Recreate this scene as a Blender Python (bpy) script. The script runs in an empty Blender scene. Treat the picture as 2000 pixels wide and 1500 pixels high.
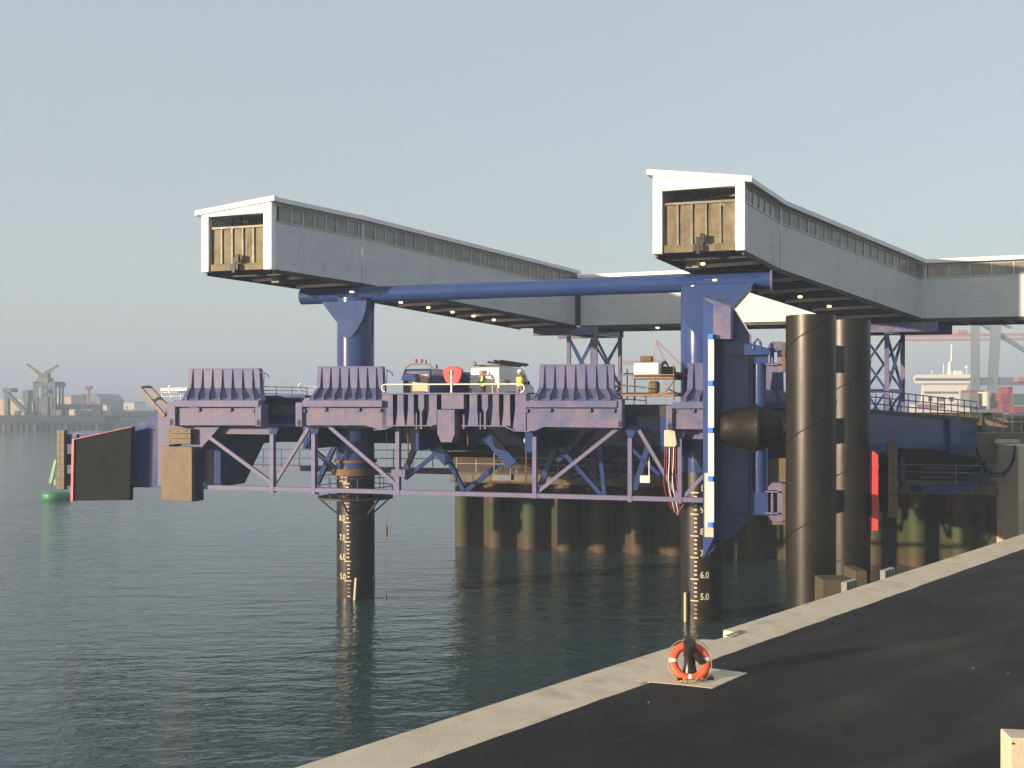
import bpy, math, random
from mathutils import Vector, Matrix
random.seed(7)
R = math.radians
sc = bpy.context.scene
COL = sc.collection
# ------------------------------------------------------------------ camera, sky, sun, exposure
F = 2000.0; CZ = 10.15; HY = 786.0           # focal length in photo pixels, eye height over the water, horizon row
cam = bpy.data.cameras.new('camera'); co = bpy.data.objects.new('camera', cam); COL.objects.link(co)
co.location = (0, 0, CZ); co.rotation_euler = (R(90), 0, 0)
cam.sensor_width = 36; cam.lens = 36; cam.shift_y = 36 / 2000.0; cam.clip_start = 0.3; cam.clip_end = 20000
sc.camera = co
SAZ, SEL = 61.0, 8.3                          # sun: degrees left of straight behind the camera, elevation
sv = Vector((-math.sin(R(SAZ)) * math.cos(R(SEL)), -math.cos(R(SAZ)) * math.cos(R(SEL)), math.sin(R(SEL))))
w = bpy.data.worlds.new("World"); sc.world = w; w.use_nodes = True
nt = w.node_tree; bg = nt.nodes['Background']
sky = nt.nodes.new('ShaderNodeTexSky'); sky.sky_type = 'NISHITA'; sky.sun_disc = False
sky.sun_elevation = R(SEL); sky.sun_rotation = math.atan2(sv.x, sv.y)
sky.air_density = 1.1; sky.dust_density = 1.5; sky.ozone_density = 1.5
hz = nt.nodes.new('ShaderNodeMixRGB'); hz.inputs[0].default_value = .74; hz.inputs[2].default_value = (1.74, 1.85, 1.93, 1)   # hazy air evens out the clear sky
nt.links.new(sky.outputs[0], hz.inputs[1]); nt.links.new(hz.outputs[0], bg.inputs[0]); bg.inputs[1].default_value = 0.12
sl = bpy.data.lights.new('sun', 'SUN'); so = bpy.data.objects.new('sun', sl); COL.objects.link(so)
sl.energy = 5.0; sl.angle = R(0.6); sl.color = (1.0, 0.76, 0.54)
so.rotation_euler = sv.to_track_quat('Z', 'Y').to_euler(); so.location = (-40, -30, 60)
sc.view_settings.view_transform = 'Standard'; sc.view_settings.look = 'None'
sc.view_settings.exposure = 1.38; sc.view_settings.gamma = 1
sc.cycles.use_denoising = True
sc.cycles.max_bounces = 8; sc.cycles.volume_bounces = 1
sc.cycles.sample_clamp_indirect = 6

# ------------------------------------------------------------------ materials
def mat(name, col, rough=.6, metal=0.0, col2=None, nscale=1.5, stretch=(1, 1, 1), bump=0, bscale=20, spec=.5, detail=6, lo=.35, hi=.65, emit=0, rough2=None):
    m = bpy.data.materials.new(name); m.use_nodes = True
    t = m.node_tree; b = t.nodes['Principled BSDF']
    b.inputs['Base Color'].default_value = (*col, 1); b.inputs['Roughness'].default_value = rough
    b.inputs['Metallic'].default_value = metal; b.inputs['Specular IOR Level'].default_value = spec
    if emit:
        b.inputs['Emission Color'].default_value = (*col, 1); b.inputs['Emission Strength'].default_value = emit
    tc = t.nodes.new('ShaderNodeTexCoord'); mp = t.nodes.new('ShaderNodeMapping')
    mp.inputs['Scale'].default_value = stretch; t.links.new(tc.outputs['Object'], mp.inputs[0])
    if col2 is not None:
        n = t.nodes.new('ShaderNodeTexNoise'); n.inputs['Scale'].default_value = nscale; n.inputs['Detail'].default_value = detail
        n.inputs['Roughness'].default_value = .65
        t.links.new(mp.outputs[0], n.inputs['Vector'])
        r = t.nodes.new('ShaderNodeValToRGB'); r.color_ramp.elements[0].position = lo; r.color_ramp.elements[1].position = hi
        r.color_ramp.elements[0].color = (*col, 1); r.color_ramp.elements[1].color = (*col2, 1)
        t.links.new(n.outputs['Fac'], r.inputs[0]); t.links.new(r.outputs[0], b.inputs['Base Color'])
        if rough2 is not None:
            q = t.nodes.new('ShaderNodeMapRange'); q.inputs[1].default_value = lo; q.inputs[2].default_value = hi
            q.inputs[3].default_value = rough; q.inputs[4].default_value = rough2
            t.links.new(n.outputs['Fac'], q.inputs[0]); t.links.new(q.outputs[0], b.inputs['Roughness'])
    if bump:
        n2 = t.nodes.new('ShaderNodeTexNoise'); n2.inputs['Scale'].default_value = bscale; n2.inputs['Detail'].default_value = 5
        t.links.new(mp.outputs[0], n2.inputs['Vector'])
        bp = t.nodes.new('ShaderNodeBump'); bp.inputs['Strength'].default_value = bump; bp.inputs['Distance'].default_value = .02
        t.links.new(n2.outputs['Fac'], bp.inputs['Height']); t.links.new(bp.outputs[0], b.inputs['Normal'])
    return m

M = dict(
    blue=mat('blue steel paint', (.018, .046, .165), .13, 0, (.028, .056, .175), .8, rough2=.18),
    worn_sunlit=mat('worn blue steel paint', (.088, .108, .22), .5, 0, (.175, .150, .215), 1.3, bump=.15, bscale=6, rough2=.62, detail=11, spec=.25, lo=.38, hi=.62),  # mottled wear, plus the low sun's mauve sheen painted into the blue
    truss=mat('sunlit blue truss paint', (.115, .122, .24), .5, 0, (.165, .152, .25), 2.5, bump=.05, bscale=8, spec=.25),  # same blue paint, paler and mauve to imitate sunlight on the truss
    flap=mat('sunlit blue flap paint', (.085, .105, .23), .5, 0, (.145, .14, .23), 1.2, stretch=(1, 1, .5), bump=.15, bscale=1.6, spec=.2),  # same blue paint with sunlit sheen put into the colour
    black=mat('black pile coating', (.007, .007, .006), .33, 0, (.015, .014, .009), 1.2, bump=.1, bscale=3, rough2=.44, stretch=(1, 1, .35), spec=.38),
    rubber=mat('black rubber', (.007, .0065, .0055), .55, 0, (.013, .011, .008), 5, bump=.1, bscale=15, spec=.25),
    panelblack=mat('black fender panel', (.008, .010, .009), .8, 0, (.016, .018, .015), 3, bump=.2, bscale=10, spec=.08),
    pad=mat('brown low friction pads', (.095, .068, .030), .6, 0, (.14, .10, .045), 2, bump=.1, bscale=12),
    red=mat('red paint', (.55, .03, .04), .45, 0, (.62, .05, .05), 3),
    white=mat('white coated panel', (.80, .80, .78), .5, 0, (.74, .74, .72), 2),
    clad=mat('silver corrugated cladding', (.54, .57, .60), .5, .05, (.60, .62, .63), .6, stretch=(1, 1, 3), rough2=.5),
    roof=mat('pale roof sheet', (.62, .64, .66), .4, .2, (.68, .70, .70), 1),
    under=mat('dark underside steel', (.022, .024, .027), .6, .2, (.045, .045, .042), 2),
    galv=mat('galvanised steel', (.17, .16, .125), .6, .1, (.25, .235, .18), 3, rough2=.5, bump=.1, bscale=4),
    gate=mat('galvanised gate sheet', (.13, .115, .075), .6, 0, (.25, .215, .13), 1.5, rough2=.7, spec=.15, bump=.6, bscale=1.4),
    rail=mat('galvanised handrail', (.38, .38, .37), .45, .4, (.46, .45, .43), 8),
    railw=mat('white painted handrail', (.75, .72, .62), .45),
    bluerail=mat('dark blue handrail', (.05, .06, .14), .5),
    conc=mat('pale quay concrete', (.50, .44, .32), .85, 0, (.66, .58, .44), 1.1, bump=.35, bscale=30, detail=10, lo=.3, hi=.7),
    concd=mat('weathered concrete', (.13, .115, .085), .85, 0, (.22, .19, .14), .8, bump=.3, bscale=10, stretch=(1, 1, .3)),
    glass=mat('walkway window glass', (.14, .14, .128), .18, 0, (.27, .26, .225), 1.5, spec=.7),
    dark=mat('dark parts and recess shade', (.012, .014, .02), .7),  # near black for bolts and joints, and painted shade in slots and holes
    lamp=mat('lit lamp', (1.0, .62, .22), .5, emit=3),
    vanw=mat('white van paint', (.74, .74, .70), .3, 0, (.68, .68, .64), 2),
    vglass=mat('dark vehicle glass', (.02, .022, .025), .1),
    tyre=mat('tyre rubber', (.015, .015, .015), .8),
    orange=mat('orange lifebuoy', (.78, .12, .035), .5, 0, (.66, .09, .03), 6),
    ylw=mat('hi-vis yellow', (.55, .80, .06), .6),
    skin=mat('skin', (.50, .27, .18), .6), cloth=mat('dark clothing', (.02, .022, .03), .8), jean=mat('grey blue shirt', (.16, .19, .25), .8),
    iron=mat('black bollard paint', (.012, .012, .014), .28, 0, (.025, .023, .022), 6),
    rope=mat('pale rope', (.42, .34, .17), .8), green=mat('green buoy paint', (.02, .19, .07), .5, 0, (.03, .25, .09), 3),
    timber=mat('bleached orange timber', (.33, .20, .10), .7, 0, (.22, .13, .065), 6),
    rust=mat('rusty steel', (.10, .055, .022), .7, 0, (.17, .09, .03), 4, bump=.2, bscale=10),
    tank=mat('white plastic tank', (.85, .84, .80), .4), bluesign=mat('bright blue clamp', (.03, .22, .85), .4),
    text=mat('white numeral paint', (.55, .48, .33), .8),
    land=mat('dry shoreline ground', (.10, .10, .065), .9, 0, (.16, .15, .09), .03),
    farw=mat('dark jetty timber', (.035, .04, .035), .9), cream=mat('cream shed wall', (.62, .50, .32), .8),
    shed=mat('grey shed wall', (.24, .25, .25), .7), ship=mat('white ship paint', (.80, .76, .66), .5),
    hull=mat('ship hull blue', (.06, .08, .2), .5), crane=mat('grey crane steel', (.10, .125, .14), .6), cranered=mat('red crane steel', (.34, .13, .10), .6),
    cr1=mat('red container', (.22, .035, .03), .6), cr2=mat('green container', (.05, .12, .09), .6), cr3=mat('grey container', (.16, .18, .18), .6), cr4=mat('white container', (.6, .55, .42), .6),
    hosered=mat('red hose', (.26, .02, .03), .6), bank=mat('dark brown concrete', (.035, .027, .018), .85, 0, (.07, .05, .03), .8),  # bank: dark brown, mottled at random
    olive=mat('olive timber', (.05, .045, .022), .8, 0, (.08, .07, .035), 3), dull=mat('dull grey steel', (.12, .13, .13), .6, 0, (.17, .18, .18), 4),
    craney=mat('yellow crane paint', (.20, .16, .08), .6),
)
def sheet_mat():                                   # steel wall: rust above, green weed band in the tide zone
    m = bpy.data.materials.new('sheet pile steel with weed'); m.use_nodes = True
    t = m.node_tree; b = t.nodes['Principled BSDF']; b.inputs['Roughness'].default_value = .75
    g = t.nodes.new('ShaderNodeNewGeometry'); sp = t.nodes.new('ShaderNodeSeparateXYZ'); t.links.new(g.outputs['Position'], sp.inputs[0])
    n = t.nodes.new('ShaderNodeTexNoise'); n.inputs['Scale'].default_value = 1.3; n.inputs['Detail'].default_value = 8
    mp = t.nodes.new('ShaderNodeMapping'); mp.inputs['Scale'].default_value = (1, 1, .35)
    t.links.new(g.outputs['Position'], mp.inputs[0]); t.links.new(mp.outputs[0], n.inputs['Vector'])
    a = t.nodes.new('ShaderNodeMath'); a.operation = 'MULTIPLY_ADD'; a.inputs[1].default_value = 2.6
    t.links.new(n.outputs['Fac'], a.inputs[0]); t.links.new(sp.outputs['Z'], a.inputs[2])
    mr = t.nodes.new('ShaderNodeMapRange'); mr.inputs[1].default_value = 0; mr.inputs[2].default_value = 7.5
    t.links.new(a.outputs[0], mr.inputs[0])
    r = t.nodes.new('ShaderNodeValToRGB'); e = r.color_ramp.elements
    e[0].position = .0; e[0].color = (.05,.036,.016,1); e[1].position = .9; e[1].color = (.10,.062,.032,1)
    for p, c in ((.22, (.06,.04,.017,1)), (.36, (.035,.04,.012,1)), (.52, (.03,.055,.010,1)), (.60, (.024,.036,.010,1)), (.66, (.075,.043,.02,1))):
        x = e.new(p); x.color = c
    t.links.new(mr.outputs[0], r.inputs[0]); t.links.new(r.outputs[0], b.inputs['Base Color'])
    bp = t.nodes.new('ShaderNodeBump'); bp.inputs['Strength'].default_value = .3; bp.inputs['Distance'].default_value = .05
    t.links.new(n.outputs['Fac'], bp.inputs['Height']); t.links.new(bp.outputs[0], b.inputs['Normal'])
    return m
M['sheet'] = sheet_mat()
def stained(name, base, wet, weed, top):
    m = bpy.data.materials[base.name].copy(); m.name = name; t = m.node_tree; b = t.nodes['Principled BSDF']
    g = t.nodes.new('ShaderNodeNewGeometry'); sp = t.nodes.new('ShaderNodeSeparateXYZ'); t.links.new(g.outputs['Position'], sp.inputs[0])
    n = t.nodes.new('ShaderNodeTexNoise'); n.inputs['Scale'].default_value = 1.7; n.inputs['Detail'].default_value = 9; t.links.new(g.outputs['Position'], n.inputs['Vector'])
    a = t.nodes.new('ShaderNodeMath'); a.operation = 'MULTIPLY_ADD'; a.inputs[1].default_value = 1.6; t.links.new(n.outputs['Fac'], a.inputs[0]); t.links.new(sp.outputs['Z'], a.inputs[2])
    mr = t.nodes.new('ShaderNodeMapRange'); mr.inputs[1].default_value = .3; mr.inputs[2].default_value = top; t.links.new(a.outputs[0], mr.inputs[0])
    r = t.nodes.new('ShaderNodeValToRGB'); e = r.color_ramp.elements; e[0].position = .1; e[0].color = (1, 1, 1, 1); e[1].position = 1; e[1].color = (0, 0, 0, 1); t.links.new(mr.outputs[0], r.inputs[0])
    r2 = t.nodes.new('ShaderNodeValToRGB'); r2.color_ramp.elements[0].color = (*wet, 1); r2.color_ramp.elements[1].color = (*weed, 1); r2.color_ramp.elements[0].position = .4; r2.color_ramp.elements[1].position = .6; t.links.new(n.outputs['Fac'], r2.inputs[0])
    mx = t.nodes.new('ShaderNodeMixRGB'); src = b.inputs['Base Color'].links[0].from_socket
    t.links.new(r.outputs[0], mx.inputs[0]); t.links.new(src, mx.inputs[1]); t.links.new(r2.outputs[0], mx.inputs[2]); t.links.new(mx.outputs[0], b.inputs['Base Color']); return m
M['blackpile'] = stained('black pile with tide stain', M['black'], (.012, .010, .006), (.040, .028, .012), 3.2)
def water_mat():
    m = bpy.data.materials.new('harbour water'); m.use_nodes = True
    t = m.node_tree; b = t.nodes['Principled BSDF']
    b.inputs['Base Color'].default_value = (.031, .064, .067, 1); b.inputs['Roughness'].default_value = .06; b.inputs['IOR'].default_value = 1.33
    g = t.nodes.new('ShaderNodeNewGeometry')
    def noise(scale, stretch, rot, det=3, dist=0):
        mp = t.nodes.new('ShaderNodeMapping'); mp.inputs['Scale'].default_value = stretch; mp.inputs['Rotation'].default_value = (0, 0, R(rot))
        t.links.new(g.outputs['Position'], mp.inputs[0])
        n = t.nodes.new('ShaderNodeTexNoise'); n.inputs['Scale'].default_value = scale; n.inputs['Detail'].default_value = det
        n.inputs['Distortion'].default_value = dist; t.links.new(mp.outputs[0], n.inputs['Vector']); return n
    n1 = noise(.8, (.38, 1, 1), 6, 3, .3); n2 = noise(3.2, (.6, 1, 1), -14, 3, .5); n3 = noise(.035, (1, 1, 1), 0, 3)
    def math_(op, x, y):
        q = t.nodes.new('ShaderNodeMath'); q.operation = op
        for i, k in ((0, x), (1, y)):
            if isinstance(k, (int, float)): q.inputs[i].default_value = k
            else: t.links.new(k, q.inputs[i])
        return q.outputs[0]
    amp = t.nodes.new('ShaderNodeMapRange'); amp.inputs[1].default_value = .35; amp.inputs[2].default_value = .65
    amp.inputs[3].default_value = .75; amp.inputs[4].default_value = 1.25; t.links.new(n3.outputs['Fac'], amp.inputs[0])
    h = math_('ADD', math_('MULTIPLY', n1.outputs['Fac'], 1.0), math_('MULTIPLY', n2.outputs['Fac'], .30))
    h = math_('MULTIPLY', h, amp.outputs[0])
    bp = t.nodes.new('ShaderNodeBump'); bp.inputs['Strength'].default_value = 1.0; bp.inputs['Distance'].default_value = .15
    t.links.new(h, bp.inputs['Height']); t.links.new(bp.outputs[0], b.inputs['Normal'])
    return m
M['water'] = water_mat()
def asphalt_mat():
    m = mat('dark asphalt', (.015, .015, .0155), .9, 0, (.030, .028, .025), .35, spec=.2, bump=.5, bscale=60, detail=12, stretch=(1, 1, 1), rough2=.7)
    t = m.node_tree; b = t.nodes['Principled BSDF']
    tc = t.nodes.new('ShaderNodeTexCoord'); mp = t.nodes.new('ShaderNodeMapping'); mp.vector_type = 'TEXTURE'; mp.inputs['Rotation'].default_value = (0, 0, R(40)); mp.inputs['Scale'].default_value = (4.5, .8, 1)
    t.links.new(tc.outputs['Object'], mp.inputs[0])
    n = t.nodes.new('ShaderNodeTexNoise'); n.inputs['Scale'].default_value = .8; n.inputs['Detail'].default_value = 8; t.links.new(mp.outputs[0], n.inputs['Vector'])
    r = t.nodes.new('ShaderNodeValToRGB'); r.color_ramp.elements[0].position = .50; r.color_ramp.elements[1].position = .74
    r.color_ramp.elements[0].color = (0, 0, 0, 1); r.color_ramp.elements[1].color = (.55, .55, .55, 1); t.links.new(n.outputs['Fac'], r.inputs[0])
    mx = t.nodes.new('ShaderNodeMixRGB'); src = b.inputs['Base Color'].links[0].from_socket
    t.links.new(r.outputs[0], mx.inputs[0]); t.links.new(src, mx.inputs[1]); mx.inputs[2].default_value = (.085, .078, .062, 1)
    n4 = t.nodes.new('ShaderNodeTexNoise'); n4.inputs['Scale'].default_value = 45; n4.inputs['Detail'].default_value = 2; t.links.new(tc.outputs['Object'], n4.inputs['Vector'])
    m2 = t.nodes.new('ShaderNodeMixRGB'); m2.blend_type = 'MULTIPLY'; m2.inputs[0].default_value = .6
    t.links.new(mx.outputs[0], m2.inputs[1]); t.links.new(n4.outputs['Fac'], m2.inputs[2])
    g = t.nodes.new('ShaderNodeMixRGB'); g.blend_type = 'ADD'; g.inputs[0].default_value = 1; g.inputs[2].default_value = (.006, .006, .006, 1)
    t.links.new(m2.outputs[0], g.inputs[1]); t.links.new(g.outputs[0], b.inputs['Base Color'])
    return m
M['asphalt'] = asphalt_mat()

def streaks(key, col, fac, lo=.56, hi=.74, sc=(5, 5, .45)):
    t = M[key].node_tree; b = t.nodes['Principled BSDF']; tc = t.nodes.new('ShaderNodeTexCoord'); mp = t.nodes.new('ShaderNodeMapping')
    mp.inputs['Scale'].default_value = sc; t.links.new(tc.outputs['Object'], mp.inputs[0])
    n = t.nodes.new('ShaderNodeTexNoise'); n.inputs['Scale'].default_value = 1; n.inputs['Detail'].default_value = 8; n.inputs['Roughness'].default_value = .7; t.links.new(mp.outputs[0], n.inputs['Vector'])
    r = t.nodes.new('ShaderNodeValToRGB'); r.color_ramp.elements[0].position = lo; r.color_ramp.elements[1].position = hi
    r.color_ramp.elements[0].color = (0, 0, 0, 1); r.color_ramp.elements[1].color = (fac, fac, fac, 1); t.links.new(n.outputs['Fac'], r.inputs[0])
    mx = t.nodes.new('ShaderNodeMixRGB'); src = b.inputs['Base Color'].links[0].from_socket
    t.links.new(r.outputs[0], mx.inputs[0]); t.links.new(src, mx.inputs[1]); mx.inputs[2].default_value = (*col, 1); t.links.new(mx.outputs[0], b.inputs['Base Color'])
streaks('worn_sunlit', (.10, .06, .05), .7); streaks('flap', (.09, .08, .12), .6); streaks('truss', (.12, .08, .07), .6); streaks('blue', (.05, .045, .07), .5)
streaks('clad', (.30, .30, .28), .5, sc=(2, 2, .3)); streaks('white', (.50, .46, .36), .35, sc=(3, 3, .4)); streaks('conc', (.26, .22, .15), .6, .52, .70, sc=(1.1, 1.1, 1)); streaks('pad', (.06, .045, .02), .6)
streaks('gate', (.08, .07, .045), .7, .5, .7, sc=(4, 4, .6)); streaks('rail', (.16, .10, .06), .6)

# ------------------------------------------------------------------ helpers
MATX = {}
UP = Vector((0, 0, 1))
def V(*a): return Vector(a)
def setp(o, label=None, cat=None, group=None, kind=None):
    for k, x in (('label', label), ('category', cat), ('group', group), ('kind', kind)):
        if x: o[k] = x
    return o
def thing(name, label, cat, loc, rotz=0, group=None):
    o = bpy.data.objects.new(name, None); COL.objects.link(o); o.empty_display_size = .3
    o.location = loc; o.rotation_euler = (0, 0, rotz)
    MATX[o.name] = Matrix.Translation(Vector(loc)) @ Matrix.Rotation(rotz, 4, 'Z')
    return setp(o, label, cat, group)
class MB:
    """collects shapes in world coordinates"""
    def __init__(s): s.v = []; s.f = []; s.sm = []
    def add(s, vs, fs, smooth=False):
        b = len(s.v); s.v += [Vector(x) for x in vs]; s.f += [[b + i for i in f] for f in fs]; s.sm += [smooth] * len(fs); return s
    def hexa(s, a, b, c, d, e, f, g, h):            # bottom abcd, top efgh
        return s.add([a, b, c, d, e, f, g, h], [(3, 2, 1, 0), (4, 5, 6, 7), (0, 1, 5, 4), (1, 2, 6, 5), (2, 3, 7, 6), (3, 0, 4, 7)])
    def box(s, c, ax, ay, az):                      # centre and half vectors
        c, ax, ay, az = map(Vector, (c, ax, ay, az))
        p = [c + i * ax + j * ay + k * az for k in (-1, 1) for i, j in ((-1, -1), (1, -1), (1, 1), (-1, 1))]
        return s.hexa(*p)
    def abox(s, x0, x1, y0, y1, z0, z1):
        return s.box(((x0 + x1) / 2, (y0 + y1) / 2, (z0 + z1) / 2), ((x1 - x0) / 2, 0, 0), (0, (y1 - y0) / 2, 0), (0, 0, (z1 - z0) / 2))
    def prism(s, poly, ext):
        poly = [Vector(p) for p in poly]; ext = Vector(ext); n = len(poly)
        return s.add(poly + [p + ext for p in poly], [tuple(range(n))[::-1], tuple(range(n, 2 * n))] + [(i, (i + 1) % n, n + (i + 1) % n, n + i) for i in range(n)])
    def beam(s, p0, p1, wd, ht, up=UP):
        p0, p1 = Vector(p0), Vector(p1); d = (p1 - p0)
        if d.length < 1e-6: return s
        dn = d.normalized(); up = Vector(up)
        if abs(dn.dot(up)) > .95: up = Vector((.3012, .9536, 0))
        sd = dn.cross(up).normalized(); u2 = sd.cross(dn).normalized()
        return s.box((p0 + p1) / 2, d / 2, sd * wd / 2, u2 * ht / 2)
    def tube(s, p0, p1, r, n=12, r1=None, cap=True):
        p0, p1 = Vector(p0), Vector(p1); r1 = r if r1 is None else r1
        d = (p1 - p0).normalized(); a = d.orthogonal().normalized() if abs(d.z) < .95 else Vector((1, 0, 0)); a = (a - d * a.dot(d)).normalized(); b = d.cross(a)
        vs = []
        for p, q in ((p0, r), (p1, r1)):
            vs += [p + (a * math.cos(2 * math.pi * i / n) + b * math.sin(2 * math.pi * i / n)) * q for i in range(n)]
        s.add(vs, [(i, (i + 1) % n, n + (i + 1) % n, n + i) for i in range(n)], True)
        if cap: s.add(vs, [tuple(range(n))[::-1], tuple(range(n, 2 * n))])
        return s
    def path(s, pts, r, n=8):
        pts = [Vector(p) for p in pts]; rings = []; a = None
        for i, p in enumerate(pts):
            d = (pts[min(i + 1, len(pts) - 1)] - pts[max(i - 1, 0)]).normalized()
            if a is None: a = d.orthogonal().normalized()
            a = (a - d * a.dot(d)).normalized(); b = d.cross(a)
            rings.append([p + (a * math.cos(2 * math.pi * k / n) + b * math.sin(2 * math.pi * k / n)) * r for k in range(n)])
        vs = [x for q in rings for x in q]
        fs = [(i * n + k, i * n + (k + 1) % n, (i + 1) * n + (k + 1) % n, (i + 1) * n + k) for i in range(len(pts) - 1) for k in range(n)]
        s.add(vs, fs, True); s.add(vs, [tuple(range(n))[::-1], tuple(range(len(vs) - n, len(vs)))]); return s
    def lathe(s, c, axis, prof, n=24, cap=True):    # prof: (distance along axis, radius)
        c, ax = Vector(c), Vector(axis).normalized(); a = ax.orthogonal().normalized(); b = ax.cross(a)
        vs = [c + ax * t + (a * math.cos(2 * math.pi * k / n) + b * math.sin(2 * math.pi * k / n)) * q for t, q in prof for k in range(n)]
        fs = [(i * n + k, i * n + (k + 1) % n, (i + 1) * n + (k + 1) % n, (i + 1) * n + k) for i in range(len(prof) - 1) for k in range(n)]
        s.add(vs, fs, True)
        if cap: s.add(vs, [tuple(range(n))[::-1], tuple(range(len(vs) - n, len(vs)))])
        return s
    def ball(s, c, r, n=10, sq=(1, 1, 1)):
        c = Vector(c); prof = [(-math.cos(math.pi * i / n), math.sin(math.pi * i / n)) for i in range(n + 1)]
        vs = [c + Vector((q * r * sq[0] * math.cos(2 * math.pi * k / (2 * n)), q * r * sq[1] * math.sin(2 * math.pi * k / (2 * n)), t * r * sq[2])) for t, q in prof for k in range(2 * n)]
        m = 2 * n
        return s.add(vs, [(i * m + k, i * m + (k + 1) % m, (i + 1) * m + (k + 1) % m, (i + 1) * m + k) for i in range(n) for k in range(m)], True)
    def build(s, name, m, parent=None, label=None, cat=None, group=None, kind=None, bevel=0):
        me = bpy.data.meshes.new(name)
        if parent is not None: MX = MATX[parent.name]
        elif kind == 'structure': MX = Matrix.Identity(4)
        else:
            lo = [min(p[i] for p in s.v) for i in range(3)]; hi = [max(p[i] for p in s.v) for i in range(3)]
            MX = Matrix.Translation(((lo[0] + hi[0]) / 2, (lo[1] + hi[1]) / 2, lo[2]))
        inv = MX.inverted()
        me.from_pydata([inv @ p for p in s.v], [], s.f); me.polygons.foreach_set('use_smooth', s.sm); me.update()
        import bmesh
        bm = bmesh.new(); bm.from_mesh(me); bmesh.ops.recalc_face_normals(bm, faces=bm.faces[:]); bm.to_mesh(me); bm.free()
        me.materials.append(M[m] if isinstance(m, str) else m)
        o = bpy.data.objects.new(name, me); COL.objects.link(o); MATX[o.name] = MX
        if parent is not None: o.parent = parent
        else: o.location = MX.to_translation()
        if bevel:
            bv = o.modifiers.new('bevel', 'BEVEL'); bv.width = bevel; bv.segments = 2; bv.limit_method = 'ANGLE'
        return setp(o, label, cat, group, kind)
def P(px, py, Y): return V((px - 1000) / F * Y, Y, CZ - (py - HY) / F * Y)      # photo point on the plane at distance Y
def G(px, py, z):                                                             # photo point on the level z
    Y = F * (CZ - z) / (py - HY); return V((px - 1000) / F * Y, Y, z)
class Frame:
    def __init__(s, ox, oy, ux, uy):
        l = math.hypot(ux, uy); s.o = V(ox, oy, 0); s.u = V(ux / l, uy / l, 0); s.v = V(-uy / l, ux / l, 0); s.ang = math.atan2(uy, ux)
    def w(s, a, b, z): return s.o + s.u * a + s.v * b + V(0, 0, z)
    def S(s, px, b):
        k = (px - 1000) / F; q = s.o + s.v * b
        return (k * q.y - q.x) / (s.u.x - k * s.u.y)
    def at(s, px, py, b):
        p = s.w(s.S(px, b), b, 0); p.z = CZ - (py - HY) / F * p.y; return p
    def poly(s, mb, pts, b, thick): return mb.prism([s.at(x, y, b) for x, y in pts], s.v * thick)
    def rect(s, mb, x0, y0, x1, y1, b, thick):
        z0 = s.at((x0 + x1) / 2, y1, b).z; z1 = s.at((x0 + x1) / 2, y0, b).z; a = s.S(x0, b); c = s.S(x1, b)
        return mb.box(s.w((a + c) / 2, b + thick / 2, (z0 + z1) / 2), s.u * (c - a) / 2, s.v * thick / 2, UP * (z1 - z0) / 2)
A = Frame(-8.18, 53.6, 17.1, -5.4)
u, v = A.u, A.v
def text_mesh(txt, size, extr=.004):
    c = bpy.data.curves.new('numeral', 'FONT'); c.body = txt; c.size = size; c.extrude = extr; c.align_x = 'LEFT'; c.resolution_u = 3; c.offset = size * .018
    o = bpy.data.objects.new('numeral', c); COL.objects.link(o); dg = bpy.context.evaluated_depsgraph_get(); dg.update()
    me = bpy.data.meshes.new_from_object(o.evaluated_get(dg)); vs = [x.co.copy() for x in me.vertices]; fs = [tuple(p.vertices) for p in me.polygons]
    bpy.data.objects.remove(o); bpy.data.meshes.remove(me); bpy.data.curves.remove(c); return vs, fs

# ------------------------------------------------------------------ setting: water, quay, land
QZ = 5.10
MB().add([(-4000, -200, 0), (4000, -200, 0), (4000, 9000, 0), (-4000, 9000, 0)], [(0, 1, 2, 3)]).build('water', 'water', kind='structure')
qd = V(.669, .743, 0).normalized(); qn = V(qd.y, -qd.x, 0)                  # along the quay edge, into the quay
E0 = G(570, 1500, QZ); E0.z = 0
def Q(t, n, z=QZ): return E0 + qd * t + qn * n + V(0, 0, z)
def tq(px, py): p = G(px, py, QZ); p.z = 0; return (p - E0).dot(qd), (p - E0).dot(qn)
CW = 1.25
t0 = tq(1352, 1245)[0]; t1 = tq(1397, 1228)[0]
outer = [(-30, 0), (t0 - .5, 0), (t0 - .15, .04), (t0, .12), (t0 + .15, .34), (t1, .40), (t1, 0), (61, 0)]
poly = [Q(a, b, QZ) for a, b in outer] + [Q(61, CW, QZ), Q(-30, CW, QZ)]
MB().prism(poly, (0, 0, -.9)).build('quay_cope', 'conc', kind='structure', bevel=.02)
MB().prism([Q(-30, .12, QZ - .9), Q(61, .12, QZ - .9), Q(61, .9, QZ - .9), Q(-30, .9, QZ - .9)], (0, 0, -7)).build('quay_wall', 'concd', kind='structure')
# asphalt surface with a slightly ragged edge against the cope
edge = []
for i in range(181):
    t = -30 + 91 * i / 180
    edge.append(Q(t, CW - .02 + random.uniform(-.018, .018), QZ + .012))
MB().prism(edge + [Q(61, 30, QZ + .012), Q(61, 120, QZ + .012), Q(-30, 90, QZ + .012)], (0, 0, -.3)).build('quay_pavement', 'asphalt', kind='structure')
# concrete recess pad around the bollard
pad = [G(x, y, QZ + .02) for x, y in ((1250, 1335), (1262, 1331), (1330, 1337), (1392, 1344), (1425, 1329), (1460, 1314), (1372, 1303), (1392, 1288), (1375, 1290))]
MB().prism(pad, (0, 0, -.1)).build('bollard_pad', 'conc', kind='structure')
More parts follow.
